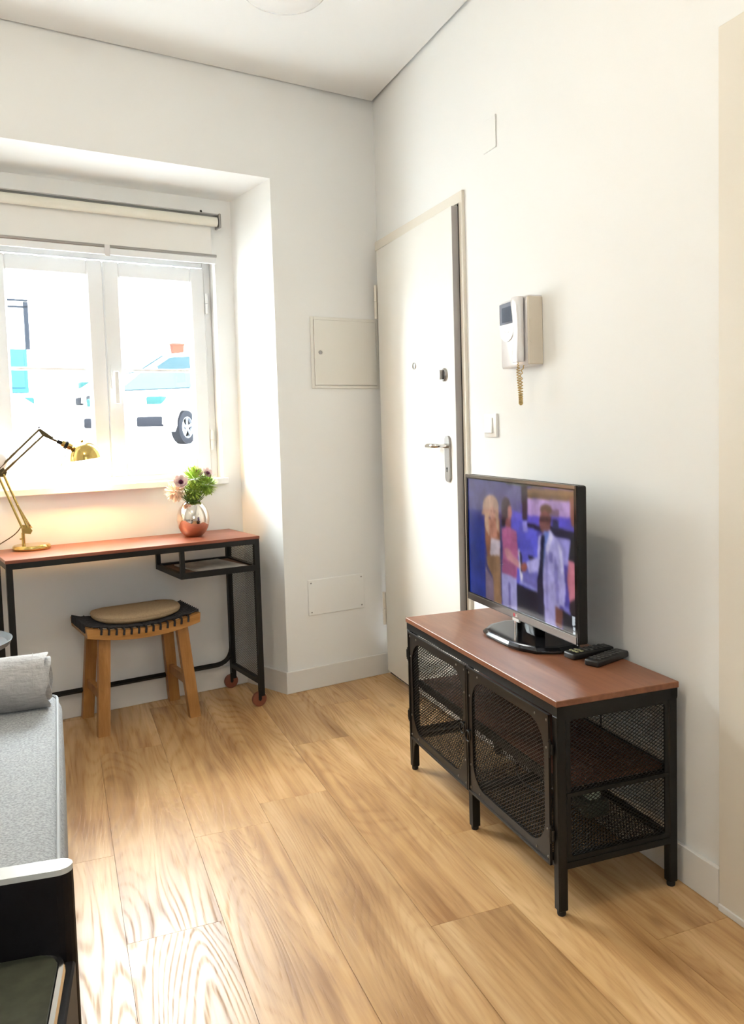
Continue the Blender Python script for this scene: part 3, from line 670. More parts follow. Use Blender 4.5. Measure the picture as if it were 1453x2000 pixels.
def anemone(c, d, r, label):
    c = Vector(c); d = Vector(d).normalized()
    f_ = thing('anemone', label, 'flower', 'B', c, 'pale pink anemones in the vase')
    a = Vector((0, 0, 1)) if abs(d.z) < .9 else Vector((1, 0, 0)); e1 = d.cross(a).normalized(); e2 = d.cross(e1)
    mb = MB(); mi = MB()
    for ring, (n_, k, lift) in enumerate(((7, 1.0, .35), (6, .78, .7))):
        for i in range(n_):
            t = 2*PI*(i + .5*ring)/n_ + random.uniform(-.1, .1); dd = (math.cos(t)*e1 + math.sin(t)*e2 + lift*d)
            petal(mb, c, dd, r*k*random.uniform(.95, 1.1), r*.85, .5, d)
    for i in range(9):
        t = 2*PI*i/9; petal(mi, c + d*r*.12, (math.cos(t)*e1 + math.sin(t)*e2 + .75*d), r*.45, r*.22, .3, d)
    part(f_, 'petals', mb, 'petal_pink', True); part(f_, 'inner_petals', mi, 'petal_purple')
    part(f_, 'centre', sphere_pts(MB(), c + d*r*.2, r*.20, 10, 6), 'flower_dark', True)
    part(f_, 'stem', MB().tube(bez(c, c - d*.03, neck + Vector((0, 0, .05)), neck, 8), .0022, 5), 'stem_green')
def shaggy(name, c, r, m_, label, group, n=230, sq=1.0, up_only=False):
    c = Vector(c); mb = MB()
    for i in range(n):
        z = 1 - 2*(i+.5)/n
        if up_only and z < -.55: continue
        ph = i*2.39996; s_ = math.sqrt(1-z*z); dd = Vector((s_*math.cos(ph), s_*math.sin(ph), z)) + Vector((random.uniform(-.2, .2), random.uniform(-.2, .2), random.uniform(-.2, .2)))
        petal(mb, c + dd*r*.15, dd, r*random.uniform(.8, 1.08), r*.17, random.uniform(-.3, .6))
    f_ = thing(name, label, 'flower', 'B', c, group)
    part(f_, 'petals', mb, m_); part(f_, 'stem', MB().tube(bez(c, c - Vector((0, 0, .03)), neck + Vector((0, 0, .05)), neck, 8), .0024, 5), 'stem_green')
shaggy('green_chrysanthemum', (vu+.010, vv-.01, 1.000), .052, 'petal_green', 'green shaggy chrysanthemum in the middle of the bouquet', 'green chrysanthemums in the vase')
shaggy('green_chrysanthemum', (vu+.068, vv+.00, .972), .047, 'petal_green', 'green shaggy chrysanthemum at the right of the bouquet', 'green chrysanthemums in the vase')
shaggy('green_chrysanthemum', (vu+.000, vv-.02, .953), .044, 'petal_green', 'green shaggy chrysanthemum low above the vase mouth', 'green chrysanthemums in the vase')
shaggy('cream_chrysanthemum', (vu-.074, vv-.005, .953), .044, 'petal_cream', 'cream shaggy chrysanthemum at the left of the bouquet', None)
anemone((vu-.062, vv-.045, .989), (-.25, -.9, .45), .034, 'pale pink anemone at the left of the bouquet')
anemone((vu+.020, vv-.015, 1.026), (0, -.75, .65), .030, 'pale pink anemone at the top of the bouquet')
anemone((vu+.066, vv-.01, 1.018), (.25, -.8, .6), .030, 'pale pink anemone at the right of the bouquet')
mb = MB()
for i in range(46):
    ph = i*2.4; dd = Vector((math.cos(ph), math.sin(ph), random.uniform(.4, 1.3))); petal(mb, (vu+.012*math.cos(ph), vv+.012*math.sin(ph), .895), dd, random.uniform(.04, .075), .011, .4)
single('foliage', mb, 'leaf_green', 'dark green leaves around the vase mouth', 'foliage', 'B', (vu, vv, .895))

# ------------------------------------------------------------------ stool
SU0, SU1, SV0, SV1 = -1.412, -.950, -.038, .256
st = thing('stool', 'wooden saddle stool with black woven cord seat under the desk', 'stool', 'B', ((SU0+SU1)/2, (SV0+SV1)/2, 0))
suc = (SU0+SU1)/2; shw = (SU1-SU0)/2
def ztop(u): return .412 + .030*((u-suc)/shw)**2
for v0 in (SV0, SV1-.026):
    n = 16; top = [(SU0 + (SU1-SU0)*i/n) for i in range(n+1)]
    poly = [(u, ztop(u)) for u in top] + [(u*.985+suc*.015, ztop(u)-.040) for u in reversed(top)]
    part(st, 'seat_rail', MB().prism(poly, v0, v0+.026, 'Y'), 'wood_stool_seat', True)
for u0 in (SU0+.004, SU1-.030):
    part(st, 'end_rail', MB().box(u0, u0+.026, SV0+.026, SV1-.026, ztop(SU0)-.040, ztop(SU0)-.004), 'wood_stool_seat')
# woven cords: loops across the depth over the rails, and a few along the length
ncord = 13
for i in range(ncord):
    u = SU0 + .055 + (SU1-SU0-.11)*i/(ncord-1); z = ztop(u)+.003
    pts = [(u, SV0-.003, z-.022), (u+.002, SV0-.003, z-.004), (u+.003, SV0+.004, z+.002), (u, (SV0+SV1)/2, z-.001), (u-.003, SV1-.004, z+.002), (u-.002, SV1+.003, z-.004), (u, SV1+.003, z-.022)]
    part(st, 'cord', MB().tube(pts, .0046, 6), 'cord_black', True)
for i in range(11):
    v = SV0 + .032 + (SV1-SV0-.064)*i/10
    us = [SU0 + (SU1-SU0)*k/14 for k in range(15)]
    pts = [(SU0+.001, v, ztop(SU0)-.022)] + [(u, v, ztop(u)+.006+.002*(-1)**k) for k, u in enumerate(us)] + [(SU1-.001, v, ztop(SU0)-.022)]
    part(st, 'cord', MB().tube(pts, .0046, 6), 'cord_black', True)
for sx, ut, ub_ in ((-1, -1.338, -1.366), (1, -1.022, -.992)):
    for sv, vt, vb in ((0, .004, -.030), (1, .214, .248)):
        w2 = .023; zt = ztop(ut)-.036
        vs = [(ub_-w2, vb-.016, 0), (ub_+w2, vb-.016, 0), (ub_+w2, vb+.016, 0), (ub_-w2, vb+.016, 0), (ut-w2, vt-.016, zt), (ut+w2, vt-.016, zt), (ut+w2, vt+.016, zt), (ut-w2, vt+.016, zt)]
        part(st, 'leg', MB().add(vs, [(3, 2, 1, 0), (4, 5, 6, 7), (0, 1, 5, 4), (1, 2, 6, 5), (2, 3, 7, 6), (3, 0, 4, 7)]), 'wood_stool')
    uu = (ut*.42+ub_*.58); part(st, 'stretcher', MB().box(uu-.011, uu+.011, 0.0, .222, .135, .172), 'wood_stool')
cu = thing('seat_cushion', 'beige oval seat cushion on the woven stool', 'cushion', 'B', (suc, .115, .42))
mb = MB(); rows = []; nr = 9; na = 40
for i in range(nr+1):
    t = -1 + 2*i/nr; sc1 = (1-abs(t)**4)**.25 if abs(t) < 1 else .80
    sc1 = max(sc1, .80) if abs(t) == 1 else sc1
    rows.append([(suc+.005 + .178*sc1*math.copysign(abs(math.cos(a))**.62, math.cos(a)), .120 + .112*sc1*math.copysign(abs(math.sin(a))**.62, math.sin(a)), .4455 + .023*t) for a in [2*PI*j/na for j in range(na)]])
V_ = [q for r_ in rows for q in r_]
V_ = [(x, y, z + .8*(ztop(x)-.412)) for x, y, z in V_]
mb.add(V_, [(i*na+j, i*na+(j+1) % na, (i+1)*na+(j+1) % na, (i+1)*na+j) for i in range(nr) for j in range(na)] + [tuple(range(na)), tuple(nr*na+j for j in range(na))])
part(cu, 'cover', mb, 'cushion', True)
ed = [V_[5*na+j] for j in range(na)]
part(cu, 'seam', MB().tube([(x*1.0, y, z) for x, y, z in ed], .002, 5, closed=True), 'cushion', True)

# ================================================================== MEDIA BENCH (frame T: X towards wall is +, front at X=-.36, Y along)
bn = thing('media_bench', 'low black steel mesh media bench with reddish brown wood top', 'tv bench', 'T', (-.18, .5, 0))
part(bn, 'top_board', MB().bbox(-.36, 0, 0, 1.0, .524, .540, .0015, 1), 'wood_red')
lg = .026
mb = MB().box(-.356, -.004, .003, .003+.02, .496, .524).box(-.356, -.004, .977, .997, .496, .524).box(-.357, -.337, .003, .997, .500, .524).box(-.023, -.003, .003, .997, .500, .524)
part(bn, 'top_rail', mb, 'black_steel')
for x0, y0 in ((-.357, .003), (-.357, .997-lg), (-.003-lg, .003), (-.003-lg, .997-lg)):
    l_ = part(bn, 'leg', MB().bbox(x0, x0+lg, y0, y0+lg, .012, .500, .003, 1), 'black_steel')
    part(l_, 'foot', MB().lathe([(0, 0), (.010, 0), (.011, .003), (.011, .014), (0, .014)], (x0+lg/2, y0+lg/2, 0), n=16), 'rubber', True)
l_ = part(bn, 'leg', MB().box(-.357, -.333, .488, .512, .012, .13), 'black_steel'); part(l_, 'foot', MB().lathe([(0, 0), (.010, 0), (.011, .003), (.011, .014), (0, .014)], (-.345, .5, 0), n=16), 'rubber', True)
part(bn, 'bracket', MB().prism([(.971, .125), (.93, .125), (.955, .095), (.965, .05), (.971, .02)], -.356, -.352, 'X'), 'black_steel')
# bottom frame and bottom mesh
BZ = .118
mb = MB().box(-.354, -.336, .029, .971, BZ, BZ+.014).box(-.022, -.004, .029, .971, BZ, BZ+.014).box(-.335, -.022, .003, .045, BZ, BZ+.016).box(-.335, -.022, .955, .997, BZ, BZ+.016).box(-.335, -.022, .48, .52, BZ, BZ+.012)
part(bn, 'bottom_rail', mb, 'black_steel')
for y0, y1 in ((.045, .48), (.52, .955)):
    part(bn, 'bottom_mesh', lattice(MB(), y0, y1, -.336, -.022, lambda a, b, h: (b, a, BZ+.006+h), .0140, .0092, .0024, .001), 'black_steel', kind='stuff')
# side panels
for ys, sg in ((.006, 1), (.994, -1)):
    P_ = lambda a, b, h, ys=ys, sg=sg: (a, ys+sg*h, b)
    part(bn, 'side_frame', ring_plate(MB(), (-.331, -.029, .132, .497), rrect(-.319, -.041, .146, .486, .006, 3), P_, .003), 'black_steel')
    part(bn, 'side_mesh', lattice(MB(), -.322, -.038, .142, .490, lambda a, b, h, ys=ys, sg=sg: (a, ys+sg*(.003+h), b), .0145, .0094, .0017, .001), 'black_steel', kind='stuff')
# shelf
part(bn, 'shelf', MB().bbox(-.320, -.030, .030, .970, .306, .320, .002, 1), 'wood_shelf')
part(bn, 'shelf_rail', MB().box(-.328, -.320, .03, .97, .296, .322).box(-.03, -.022, .03, .97, .296, .322).box(-.331, -.029, .004, .03, .296, .306).box(-.331, -.029, .97, .996, .296, .306), 'black_steel')
part(bn, 'centre_post', MB().box(-.029, -.009, .49, .51, BZ, .50), 'black_steel')
part(bn, 'centre_post', MB().box(-.352, -.340, .494, .506, BZ, .5), 'black_steel')
# doors
for y0, y1, hinge in ((.030, .4975, 0), (.5025, .970, 1)):
    P_ = lambda a, b, h: (-.362+h, a, b)
    z0, z1 = .122, .498
    dd = part(bn, 'door', ring_plate(MB(), (y0, y1, z0, z1), rrect(y0+.028, y1-.028, z0+.028, z1-.028, .075, 8), P_, .003), 'bronze_steel')
    part(dd, 'door_rim', rect_frame(MB(), y0, y1, z0, z1, .006, -.3635, -.3575, .0005) if False else MB().box(-.366, -.362, y0, y1, z1-.006, z1).box(-.366, -.362, y0, y1, z0, z0+.006).box(-.366, -.362, y0, y0+.006, z0, z1).box(-.366, -.362, y1-.006, y1, z0, z1), 'bronze_steel')
    part(dd, 'door_mesh', lattice(MB(), y0+.022, y1-.022, z0+.022, z1-.022, lambda a, b, h: (-.3585+h, a, b), .0160, .0100, .0018, .001), 'black_steel', kind='stuff')
    for ry in (y0+.014, y1-.014, y0+.07, y1-.07):
        for rz in (z0+.016, z1-.016):
            part(dd, 'rivet', sphere_pts(MB(), (-.3625, ry, rz), .0034, 8, 6, (.6, 1, 1)), 'rivet_steel', True)
    for ry in (y0+.016, y1-.016):
        for rz in (z0+.085, z1-.085):
            part(dd, 'rivet', sphere_pts(MB(), (-.3625, ry, rz), .0034, 8, 6, (.6, 1, 1)), 'rivet_steel', True)
    yh = y0-.004 if hinge == 0 else y1+.004
    for hz in (.185, .400):
        part(dd, 'hinge', MB().tube([(-.364, yh, hz), (-.364, yh, hz+.034)], .005, 8).box(-.3655, -.3615, yh-.012, yh+.012, hz+.004, hz+.030).tube([(-.364, yh, hz-.006), (-.364, yh, hz+.040)], .0028, 6), 'black_steel', True)
    yr_ = y1-.016 if hinge == 0 else y0+.016; zr = .318 - (.012 if hinge == 0 else 0)
    ring = [(-.371, yr_ + .016*math.cos(t), zr-.012 + .016*math.sin(t)) for t in [2*PI*i/20 for i in range(20)]]
    part(dd, 'ring_handle', MB().tube(ring, .0024, 6, closed=True).tube([(-.362, yr_, zr+.004), (-.372, yr_, zr+.004)], .004, 8), 'black_steel', True)
# adapter and cables inside the bench
rt_ = thing('power_adapter', 'small pale green and dark adapter with cable inside the media bench', 'adapter', 'T', (-.13, .20, BZ+.018))
part(rt_, 'body', MB().bbox(-.165, -.095, .17, .25, BZ+.018, BZ+.060, .006, 2), 'router_body', True)
part(rt_, 'plug', MB().bbox(-.150, -.112, .185, .225, BZ+.060, BZ+.095, .005, 2), 'router_pale', True)
part(rt_, 'cable', MB().tube(bez((-.13, .205, BZ+.09), (-.10, .23, .28), (-.02, .30, .26), (-.012, .34, .42), 16), .003, 6), 'cable_black', True)
part(rt_, 'cable', MB().tube(bez((-.15, .24, BZ+.04), (-.26, .32, BZ+.03), (-.24, .55, BZ+.03), (-.10, .60, BZ+.03), 20), .003, 6), 'cable_black', True)

# ================================================================== TELEVISION
tv = thing('television', 'black flat television showing people shaking hands, on the media bench', 'television', 'V', (.03, .3565, .5402))
TW, THH, TZ = .713, .434, .600
part(tv, 'housing', MB().bbox(.004, .034, 0, TW, TZ, TZ+THH, .006, 2).bbox(.030, .075, .10, TW-.10, TZ+.03, TZ+.28, .012, 2), 'black_matte', True)
P_ = lambda a, b, h: (h, a, b)
bz_ = part(tv, 'bezel', ring_plate(MB(), (0, TW, TZ, TZ+THH), [(.012, TZ+.026), (TW-.013, TZ+.026), (TW-.013, TZ+THH-.013), (.012, TZ+THH-.013)], P_, .006), 'black_gloss')
part(bz_, 'lower_strip', MB().bbox(-.0015, .003, .006, TW-.006, TZ+.002, TZ+.023, .001, 1), 'tv_bezel')
part(bz_, 'upper_strip', MB().bbox(-.0008, .006, .004, TW-.004, TZ+THH-.010, TZ+THH+.0005, .001, 1), 'tv_bezel')
part(bz_, 'sensor', MB().bbox(-.002, .006, TW/2-.022, TW/2+.022, TZ-.008, TZ+.003, .003, 2), 'silver_plastic', True)
# maker's mark: red disc and two letters
yc = TW/2+.008
part(bz_, 'logo_disc', MB().lathe([(0, 0), (.0058, 0), (.0058, .0006), (0, .0006)], (-.0015, yc, TZ+.0125), (-1, 0, 0), 18), 'logo_red' if 'logo_red' in MATS else (mat('logo_red', srgb(170, 40, 60), .4) and 'logo_red'))
lt = MB(); x_ = -.0022
def seg(y0, y1, z0, z1): lt.box(x_, -.0014, y0, y1, TZ+z0, TZ+z1)
seg(yc-.0098, yc-.0086, .0085, .0165); seg(yc-.0136, yc-.0098, .0085, .0097)
g0 = yc-.0152
seg(g0-.0012, g0, .0085, .0165); seg(g0-.006, g0-.0012, .0085, .0097); seg(g0-.006, g0-.0012, .0153, .0165); seg(g0-.006, g0-.0048, .0097, .0128); seg(g0-.0048, g0-.0028, .0118, .0128)
part(bz_, 'logo_letters', lt, 'silver_plastic')
# stand
pts = [(-.232, -1.451), (-.246, -1.50), (-.248, -1.64), (-.240, -1.690), (-.214, -1.748), (-.150, -1.778), (-.080, -1.770), (-.060, -1.72), (-.058, -1.43), (-.080, -1.388), (-.120, -1.380), (-.185, -1.402)]
def toV(p):
    o, a = FR['V']; d_ = Vector((p[0], p[1], 0)) - o; c, s = math.cos(-a), math.sin(-a); return (d_.x*c - d_.y*s, d_.x*s + d_.y*c)
pv = [toV(p) for p in pts]; cxv = sum(p[0] for p in pv)/len(pv); cyv = sum(p[1] for p in pv)/len(pv)
def inset(k): return [(cxv+(p[0]-cxv)*k, cyv+(p[1]-cyv)*k) for p in pv]
mb = MB(); K = len(pv); rows = [(inset(.97), .5402), (inset(1.0), .545), (inset(1.0), .550), (inset(.93), .557), (inset(.86), .558)]
mb.add([(q[0], q[1], z) for r_, z in rows for q in r_], [(i*K+j, i*K+(j+1) % K, (i+1)*K+(j+1) % K, (i+1)*K+j) for i in range(len(rows)-1) for j in range(K)] + [tuple(range(K)), tuple((len(rows)-1)*K+j for j in range(K))])
sd = part(tv, 'stand', mb, 'black_gloss', False)
part(sd, 'neck', MB().bbox(.026, .062, TW/2-.075, TW/2+.045, .556, .64, .006, 2), 'black_gloss', True)
part(sd, 'neck_chrome', MB().tube([(.020, TW/2+.035, .557), (.020, TW/2+.035, .610)], .007, 12), 'chrome', True)
# screen picture as vertex colours on a grid
ZC = dict(TL=(82, 102), TR=(1238, 172), BR=(1216, 1748), BL=(100, 1330))
def homog(src, dst):
    import numpy as np
    A = []; b = []
    for (x, y), (X, Y) in zip(src, dst):
        A += [[x, y, 1, 0, 0, 0, -X*x, -X*y], [0, 0, 0, x, y, 1, -Y*x, -Y*y]]; b += [X, Y]
    return np.append(np.linalg.solve(np.array(A, float), np.array(b, float)), 1).reshape(3, 3)
import numpy as np
Hm = homog([(0, 0), (1, 0), (1, 1), (0, 1)], [ZC['TL'], ZC['TR'], ZC['BR'], ZC['BL']])
GX, GY = 210, 124
uu, vv_ = np.meshgrid(np.linspace(0, 1, GX), np.linspace(0, 1, GY))
hh = np.stack([uu, vv_, np.ones_like(uu)], -1) @ Hm.T
PX, PY = hh[..., 0]/hh[..., 2], hh[..., 1]/hh[..., 2]
img = np.zeros((GY, GX, 3))
def poly_mask(pts):
    ins = np.zeros(PX.shape, bool); j = len(pts)-1
    for i in range(len(pts)):
        xi, yi = pts[i]; xj, yj = pts[j]
        c_ = ((yi > PY) != (yj > PY)) & (PX < (xj-xi)*(PY-yi)/((yj-yi) if yj != yi else 1e-9)+xi)
        ins ^= c_; j = i
    return ins
def blur(a, n=1):
    for _ in range(n):
        p = np.pad(a, ((1, 1), (1, 1), (0, 0)), 'edge'); a = (p[:-2, 1:-1]+p[2:, 1:-1]+p[1:-1, :-2]+p[1:-1, 2:]+2*p[1:-1, 1:-1])/6
    return a
def dp(c, *pts): img[poly_mask(pts)] = c
def el(c, x, y, rx, ry): img[((PX-x)/rx)**2+((PY-y)/ry)**2 < 1] = c
img[:] = (70, 62, 180)
dp((92, 92, 152), (60, 60), (660, 130), (650, 520), (60, 450))
dp((24, 48, 150), (60, 440), (250, 450), (262, 1420), (60, 1360))
dp((64, 58, 120), (250, 440), (450, 480), (440, 1420), (262, 1400))
dp((88, 86, 226), (540, 420), (700, 480), (820, 640), (830, 1320), (600, 1220), (545, 700))
dp((150, 140, 240), (660, 540), (710, 540), (720, 660), (670, 660))
dp((40, 34, 62), (655, 150), (718, 160), (716, 540), (664, 525)); dp((70, 80, 60), (480, 100), (900, 130), (890, 165), (500, 150))
dp((140, 106, 72), (720, 180), (1260, 170), (1260, 300), (720, 288)); dp((110, 84, 60), (720, 225), (1250, 250), (1250, 300), (720, 288))  # brown bands paint a reflection of the room on the glass
dp((186, 150, 222), (720, 292), (1260, 300), (1260, 480), (720, 480))
dp((120, 96, 130), (960, 400), (1060, 400), (1060, 480), (970, 480))
dp((84, 74, 222), (720, 480), (1260, 480), (1260, 650), (980, 580), (720, 570))
dp((24, 20, 58), (712, 560), (850, 590), (980, 590), (1240, 640), (1240, 725), (980, 690), (712, 600)); dp((40, 46, 96), (985, 500), (1050, 520), (1050, 620), (985, 600))
dp((150, 142, 222), (1000, 690), (1185, 720), (1130, 1120), (1060, 900)); dp((70, 60, 160), (1090, 1000), (1150, 1000), (1140, 1420), (1100, 1440))
dp((12, 14, 46), (590, 1225), (830, 1315), (830, 1640), (590, 1540)); dp((150, 150, 236), (640, 1175), (812, 1275), (812, 1312), (615, 1215)); dp((112, 106, 200), (620, 1050), (820, 1080), (815, 1280), (630, 1180))
dp((10, 12, 34), (1075, 1480), (1240, 1540), (1240, 1780), (1070, 1720)); dp((120, 116, 214), (1085, 1430), (1165, 1480), (1160, 1540), (1085, 1490)); dp((40, 30, 66), (720, 905), (800, 940), (760, 975), (720, 945))
# woman with long fair hair
el((196, 158, 132), 325, 400, 85, 125); dp((190, 140, 116), (240, 430), (410, 440), (400, 540), (225, 490))
dp((150, 92, 66), (258, 520), (420, 540), (425, 940), (290, 1000), (265, 760)); dp((196, 128, 104), (290, 540), (400, 560), (390, 740), (330, 760), (280, 640))
dp((196, 178, 186), (325, 740), (420, 770), (420, 930), (310, 935)); dp((150, 108, 74), (275, 940), (420, 930), (430, 1460), (350, 1430), (345, 1180), (285, 1040)); dp((122, 100, 124), (262, 1050), (345, 1190), (352, 1430), (265, 1400))
for k_ in range(5): dp((214-24*(k_ % 2), 172-26*(k_ % 2), 140-26*(k_ % 2)), (262+k_*9, 470), (270+k_*9, 470), (276+k_*8, 640+20*k_), (266+k_*8, 640+20*k_)), dp((206-30*(k_ % 2), 166-30*(k_ % 2), 134-26*(k_ % 2)), (376+k_*7, 460), (383+k_*7, 460), (390+k_*6, 620+18*k_), (382+k_*6, 620+18*k_))
el((206, 150, 128), 345, 470, 34, 74); dp((92, 54, 48), (322, 452), (338, 452), (338, 462), (322, 462)); dp((92, 54, 48), (354, 452), (370, 452), (370, 462), (354, 462)); dp((150, 70, 70), (334, 512), (358, 512), (354, 522), (338, 522))
# woman in pink
el((70, 62, 74), 490, 420, 52, 130); el((186, 120, 112), 528, 455, 24, 75); dp((150, 80, 84), (470, 510), (540, 520), (540, 640), (480, 620)); dp((40, 28, 44), (440, 500), (490, 520), (470, 620), (440, 610))
dp((198, 94, 150), (438, 640), (500, 610), (598, 660), (612, 900), (592, 1170), (436, 1120), (450, 880)); dp((164, 76, 128), (450, 960), (590, 1010), (585, 1170), (440, 1110))
dp((212, 136, 148), (462, 850), (512, 850), (560, 930), (690, 1030), (660, 1085), (490, 965)); dp((166, 160, 226), (433, 1108), (592, 1168), (592, 1560), (440, 1500)); dp((110, 100, 180), (505, 1210), (522, 1210), (530, 1520), (505, 1510))
dp((220, 214, 236), (612, 850), (628, 850), (660, 1180), (630, 1190)); dp((40, 30, 60), (626, 880), (648, 900), (655, 1090), (640, 1110)); dp((190, 96, 96), (640, 1010), (690, 1030), (690, 1090), (650, 1085))
# man in a white coat
el((96, 70, 60), 918, 410, 62, 64); el((128, 74, 76), 905, 545, 62, 125); dp((70, 42, 50), (850, 480), (975, 480), (975, 540), (850, 530))
dp((176, 168, 236), (830, 700), (960, 622), (1040, 740), (1085, 830), (1112, 1260), (1092, 1460), (1045, 1440), (1000, 1700), (885, 1640), (820, 1500), (815, 1080), (725, 1112), (695, 985), (815, 930))
dp((140, 130, 208), (1000, 900), (1030, 1000), (1040, 1400), (1010, 1420), (990, 1100)); dp((128, 118, 200), (935, 860), (985, 880), (985, 980), (940, 970))
dp((96, 118, 204), (890, 640), (950, 640), (890, 950), (862, 1180)); dp((22, 24, 62), (860, 690), (900, 680), (868, 1120), (884, 1640), (815, 1610), (812, 1160), (842, 1000))
dp((132, 66, 52), (1000, 1450), (1078, 1485), (1062, 1690), (998, 1640)); el((160, 82, 72), 672, 1040, 34, 46)
dp((60, 34, 36), (866, 528), (884, 528), (884, 538), (866, 538)); dp((96, 50, 52), (862, 596), (894, 596), (890, 608), (866, 608)); dp((108, 60, 60), (940, 500), (960, 500), (956, 560), (942, 560))
dp((208, 202, 246), (958, 630), (990, 690), (930, 900), (905, 820)); dp((150, 142, 216), (905, 820), (930, 900), (925, 1500), (900, 1480)); dp((206, 200, 244), (1040, 760), (1080, 850), (1096, 1100), (1070, 1100))
# man at the right edge
dp((16, 16, 34), (1182, 720), (1260, 600), (1260, 1010), (1148, 940)); dp((204, 112, 132), (1150, 945), (1260, 985), (1260, 1330), (1150, 1400), (1128, 1150)); dp((140, 82, 72), (1178, 270), (1270, 235), (1250, 600), (1185, 570)); dp((40, 26, 40), (1150, 1400), (1240, 1340), (1230, 1560), (1150, 1500))
img = blur(img, 3)
rng = np.random.default_rng(3)
def vnoise(n):
    g = rng.random((n, int(n*1.7)+2, 1)); yi = np.linspace(0, n-1.001, GY); xi = np.linspace(0, g.shape[1]-1.001, GX)
    y0 = yi.astype(int)[:, None]; x0 = xi.astype(int)[None]; fy = (yi[:, None]-y0)[..., None]; fx = (xi[None]-x0)[..., None]
    return (g[y0, x0]*(1-fy)*(1-fx) + g[y0+1, x0]*fy*(1-fx) + g[y0, x0+1]*(1-fy)*fx + g[y0+1, x0+1]*fy*fx)
img = img*(.72 + .28*vnoise(9) + .14*vnoise(22) + .10*vnoise(48))
img = np.clip(blur(img, 1), 0, 255); gr_ = img.mean(-1, keepdims=True); img = gr_ + (img-gr_)*.85
for q in (((1172, 1538), (1216, 1548), (1206, 1575), (1196, 1575), (1210, 1600), (1196, 1608), (1210, 1640), (1176, 1640)), ((1178, 1655), (1214, 1668), (1214, 1692), (1178, 1692)), ((1180, 1706), (1216, 1712), (1216, 1742), (1180, 1738))): dp((214, 224, 232), *q)
sy0, sy1, sz0, sz1 = TW-.012, .011, TZ+THH-.012, TZ+.025
base = BASE[tv.name][0]
vs = [(.0035-base[0], sy0+(sy1-sy0)*uu[j, i]-base[1], sz0+(sz1-sz0)*vv_[j, i]-base[2]) for j in range(GY) for i in range(GX)]
fs = [(j*GX+i, (j+1)*GX+i, (j+1)*GX+i+1, j*GX+i+1) for j in range(GY-1) for i in range(GX-1)]
me = bpy.data.meshes.new('screen'); me.from_pydata(vs, [], fs)
ca = me.color_attributes.new('picture', 'FLOAT_COLOR', 'POINT')
lin = img/255.; lin = np.where(lin <= .04045, lin/12.92, ((lin+.055)/1.055)**2.4)
ca.data.foreach_set('color', np.concatenate([lin.reshape(-1, 3), np.ones((GX*GY, 1))], 1).astype('f4').ravel())
m = bpy.data.materials.new('screen_picture'); m.use_nodes = True; N = m.node_tree.nodes; b = N['Principled BSDF']
at = N.new('ShaderNodeVertexColor'); at.layer_name = 'picture'
b.inputs['Base Color'].default_value = (.01, .01, .01, 1); b.inputs['Roughness'].default_value = .12
m.node_tree.links.new(at.outputs[0], b.inputs['Emission Color']); b.inputs['Emission Strength'].default_value = .36
me.materials.append(m); so_ = bpy.data.objects.new('screen', me); COL.objects.link(so_); so_.parent = tv; so_['label'] = 'lit screen with four people in a blue corridor'
part(tv, 'power_cable', MB().tube([(.07, .12, .70)] + bez((.07, .12, .70), (.09, .06, .68), (.10, .05, .60), (.135, .020, .5445), 12), .0042, 8), 'cable_black', True)

# remotes
def remote(label, cx, cy, ang, L_, W_, pale):
    r_ = thing('remote_control', label, 'remote', 'W', (cx, cy, .5403), 'remotes on the bench')
    M = Matrix.Translation((cx, cy, .5403)) @ Matrix.Rotation(ang, 4, 'Z')
    part(r_, 'body', MB().bbox(-L_/2, L_/2, -W_/2, W_/2, 0, .019, .006, 3, M), 'remote_black', True)
    for i in range(7):
        for j in range(3):
            x = -L_/2+.016+i*(L_-.03)/7; y = (j-1)*W_*.28
            part(r_, 'button', MB().bbox(x, x+.009, y-.0045, y+.0045, .0185, .0212, .001, 1, M), 'button_pale' if (pale and i < 2) else 'button_grey')
remote('black remote control with pale buttons lying nearer the television', -.085, -1.818, .10, .150, .046, True)
remote('plain black remote control lying nearer the bench end', -.078, -1.893, .34, .150, .046, False)

# ================================================================== SOFA CORNER
sf_ = thing('sofa', 'light grey fabric sofa seat at the left edge', 'sofa', 'W', (-1.95, -1.75, 0))
def softbox(x0, x1, y0, y1, z0, z1, r, seg=5): return MB().bbox(x0, x1, y0, y1, z0, z1, r, seg)
part(sf_, 'seat', softbox(XL+.02, -1.478, -2.52, -1.005, .12, .42, .055), 'sofa_fabric', True)
pz = []
part(sf_, 'piping', MB().tube([(-1.490, -2.47, .404), (-1.490, -1.06, .404)] + bez((-1.490, -1.06, .404), (-1.490, -1.02, .404), (-1.50, -1.015, .404), (-1.54, -1.015, .404), 6)[1:] + [(XL+.06, -1.015, .404)], .004, 6), 'sofa_piping', True)
for x in (XL+.10, -1.60):
    for y in (-2.42, -1.12): part(sf_, 'leg', MB().lathe([(0, 0), (.018, 0), (.024, .12), (0, .12)], (x, y, 0), n=14), 'chair_black', True)
part(sf_, 'backrest', softbox(XL+.012, XL+.20, -2.52, -1.005, .421, .80, .05), 'sofa_fabric', True)
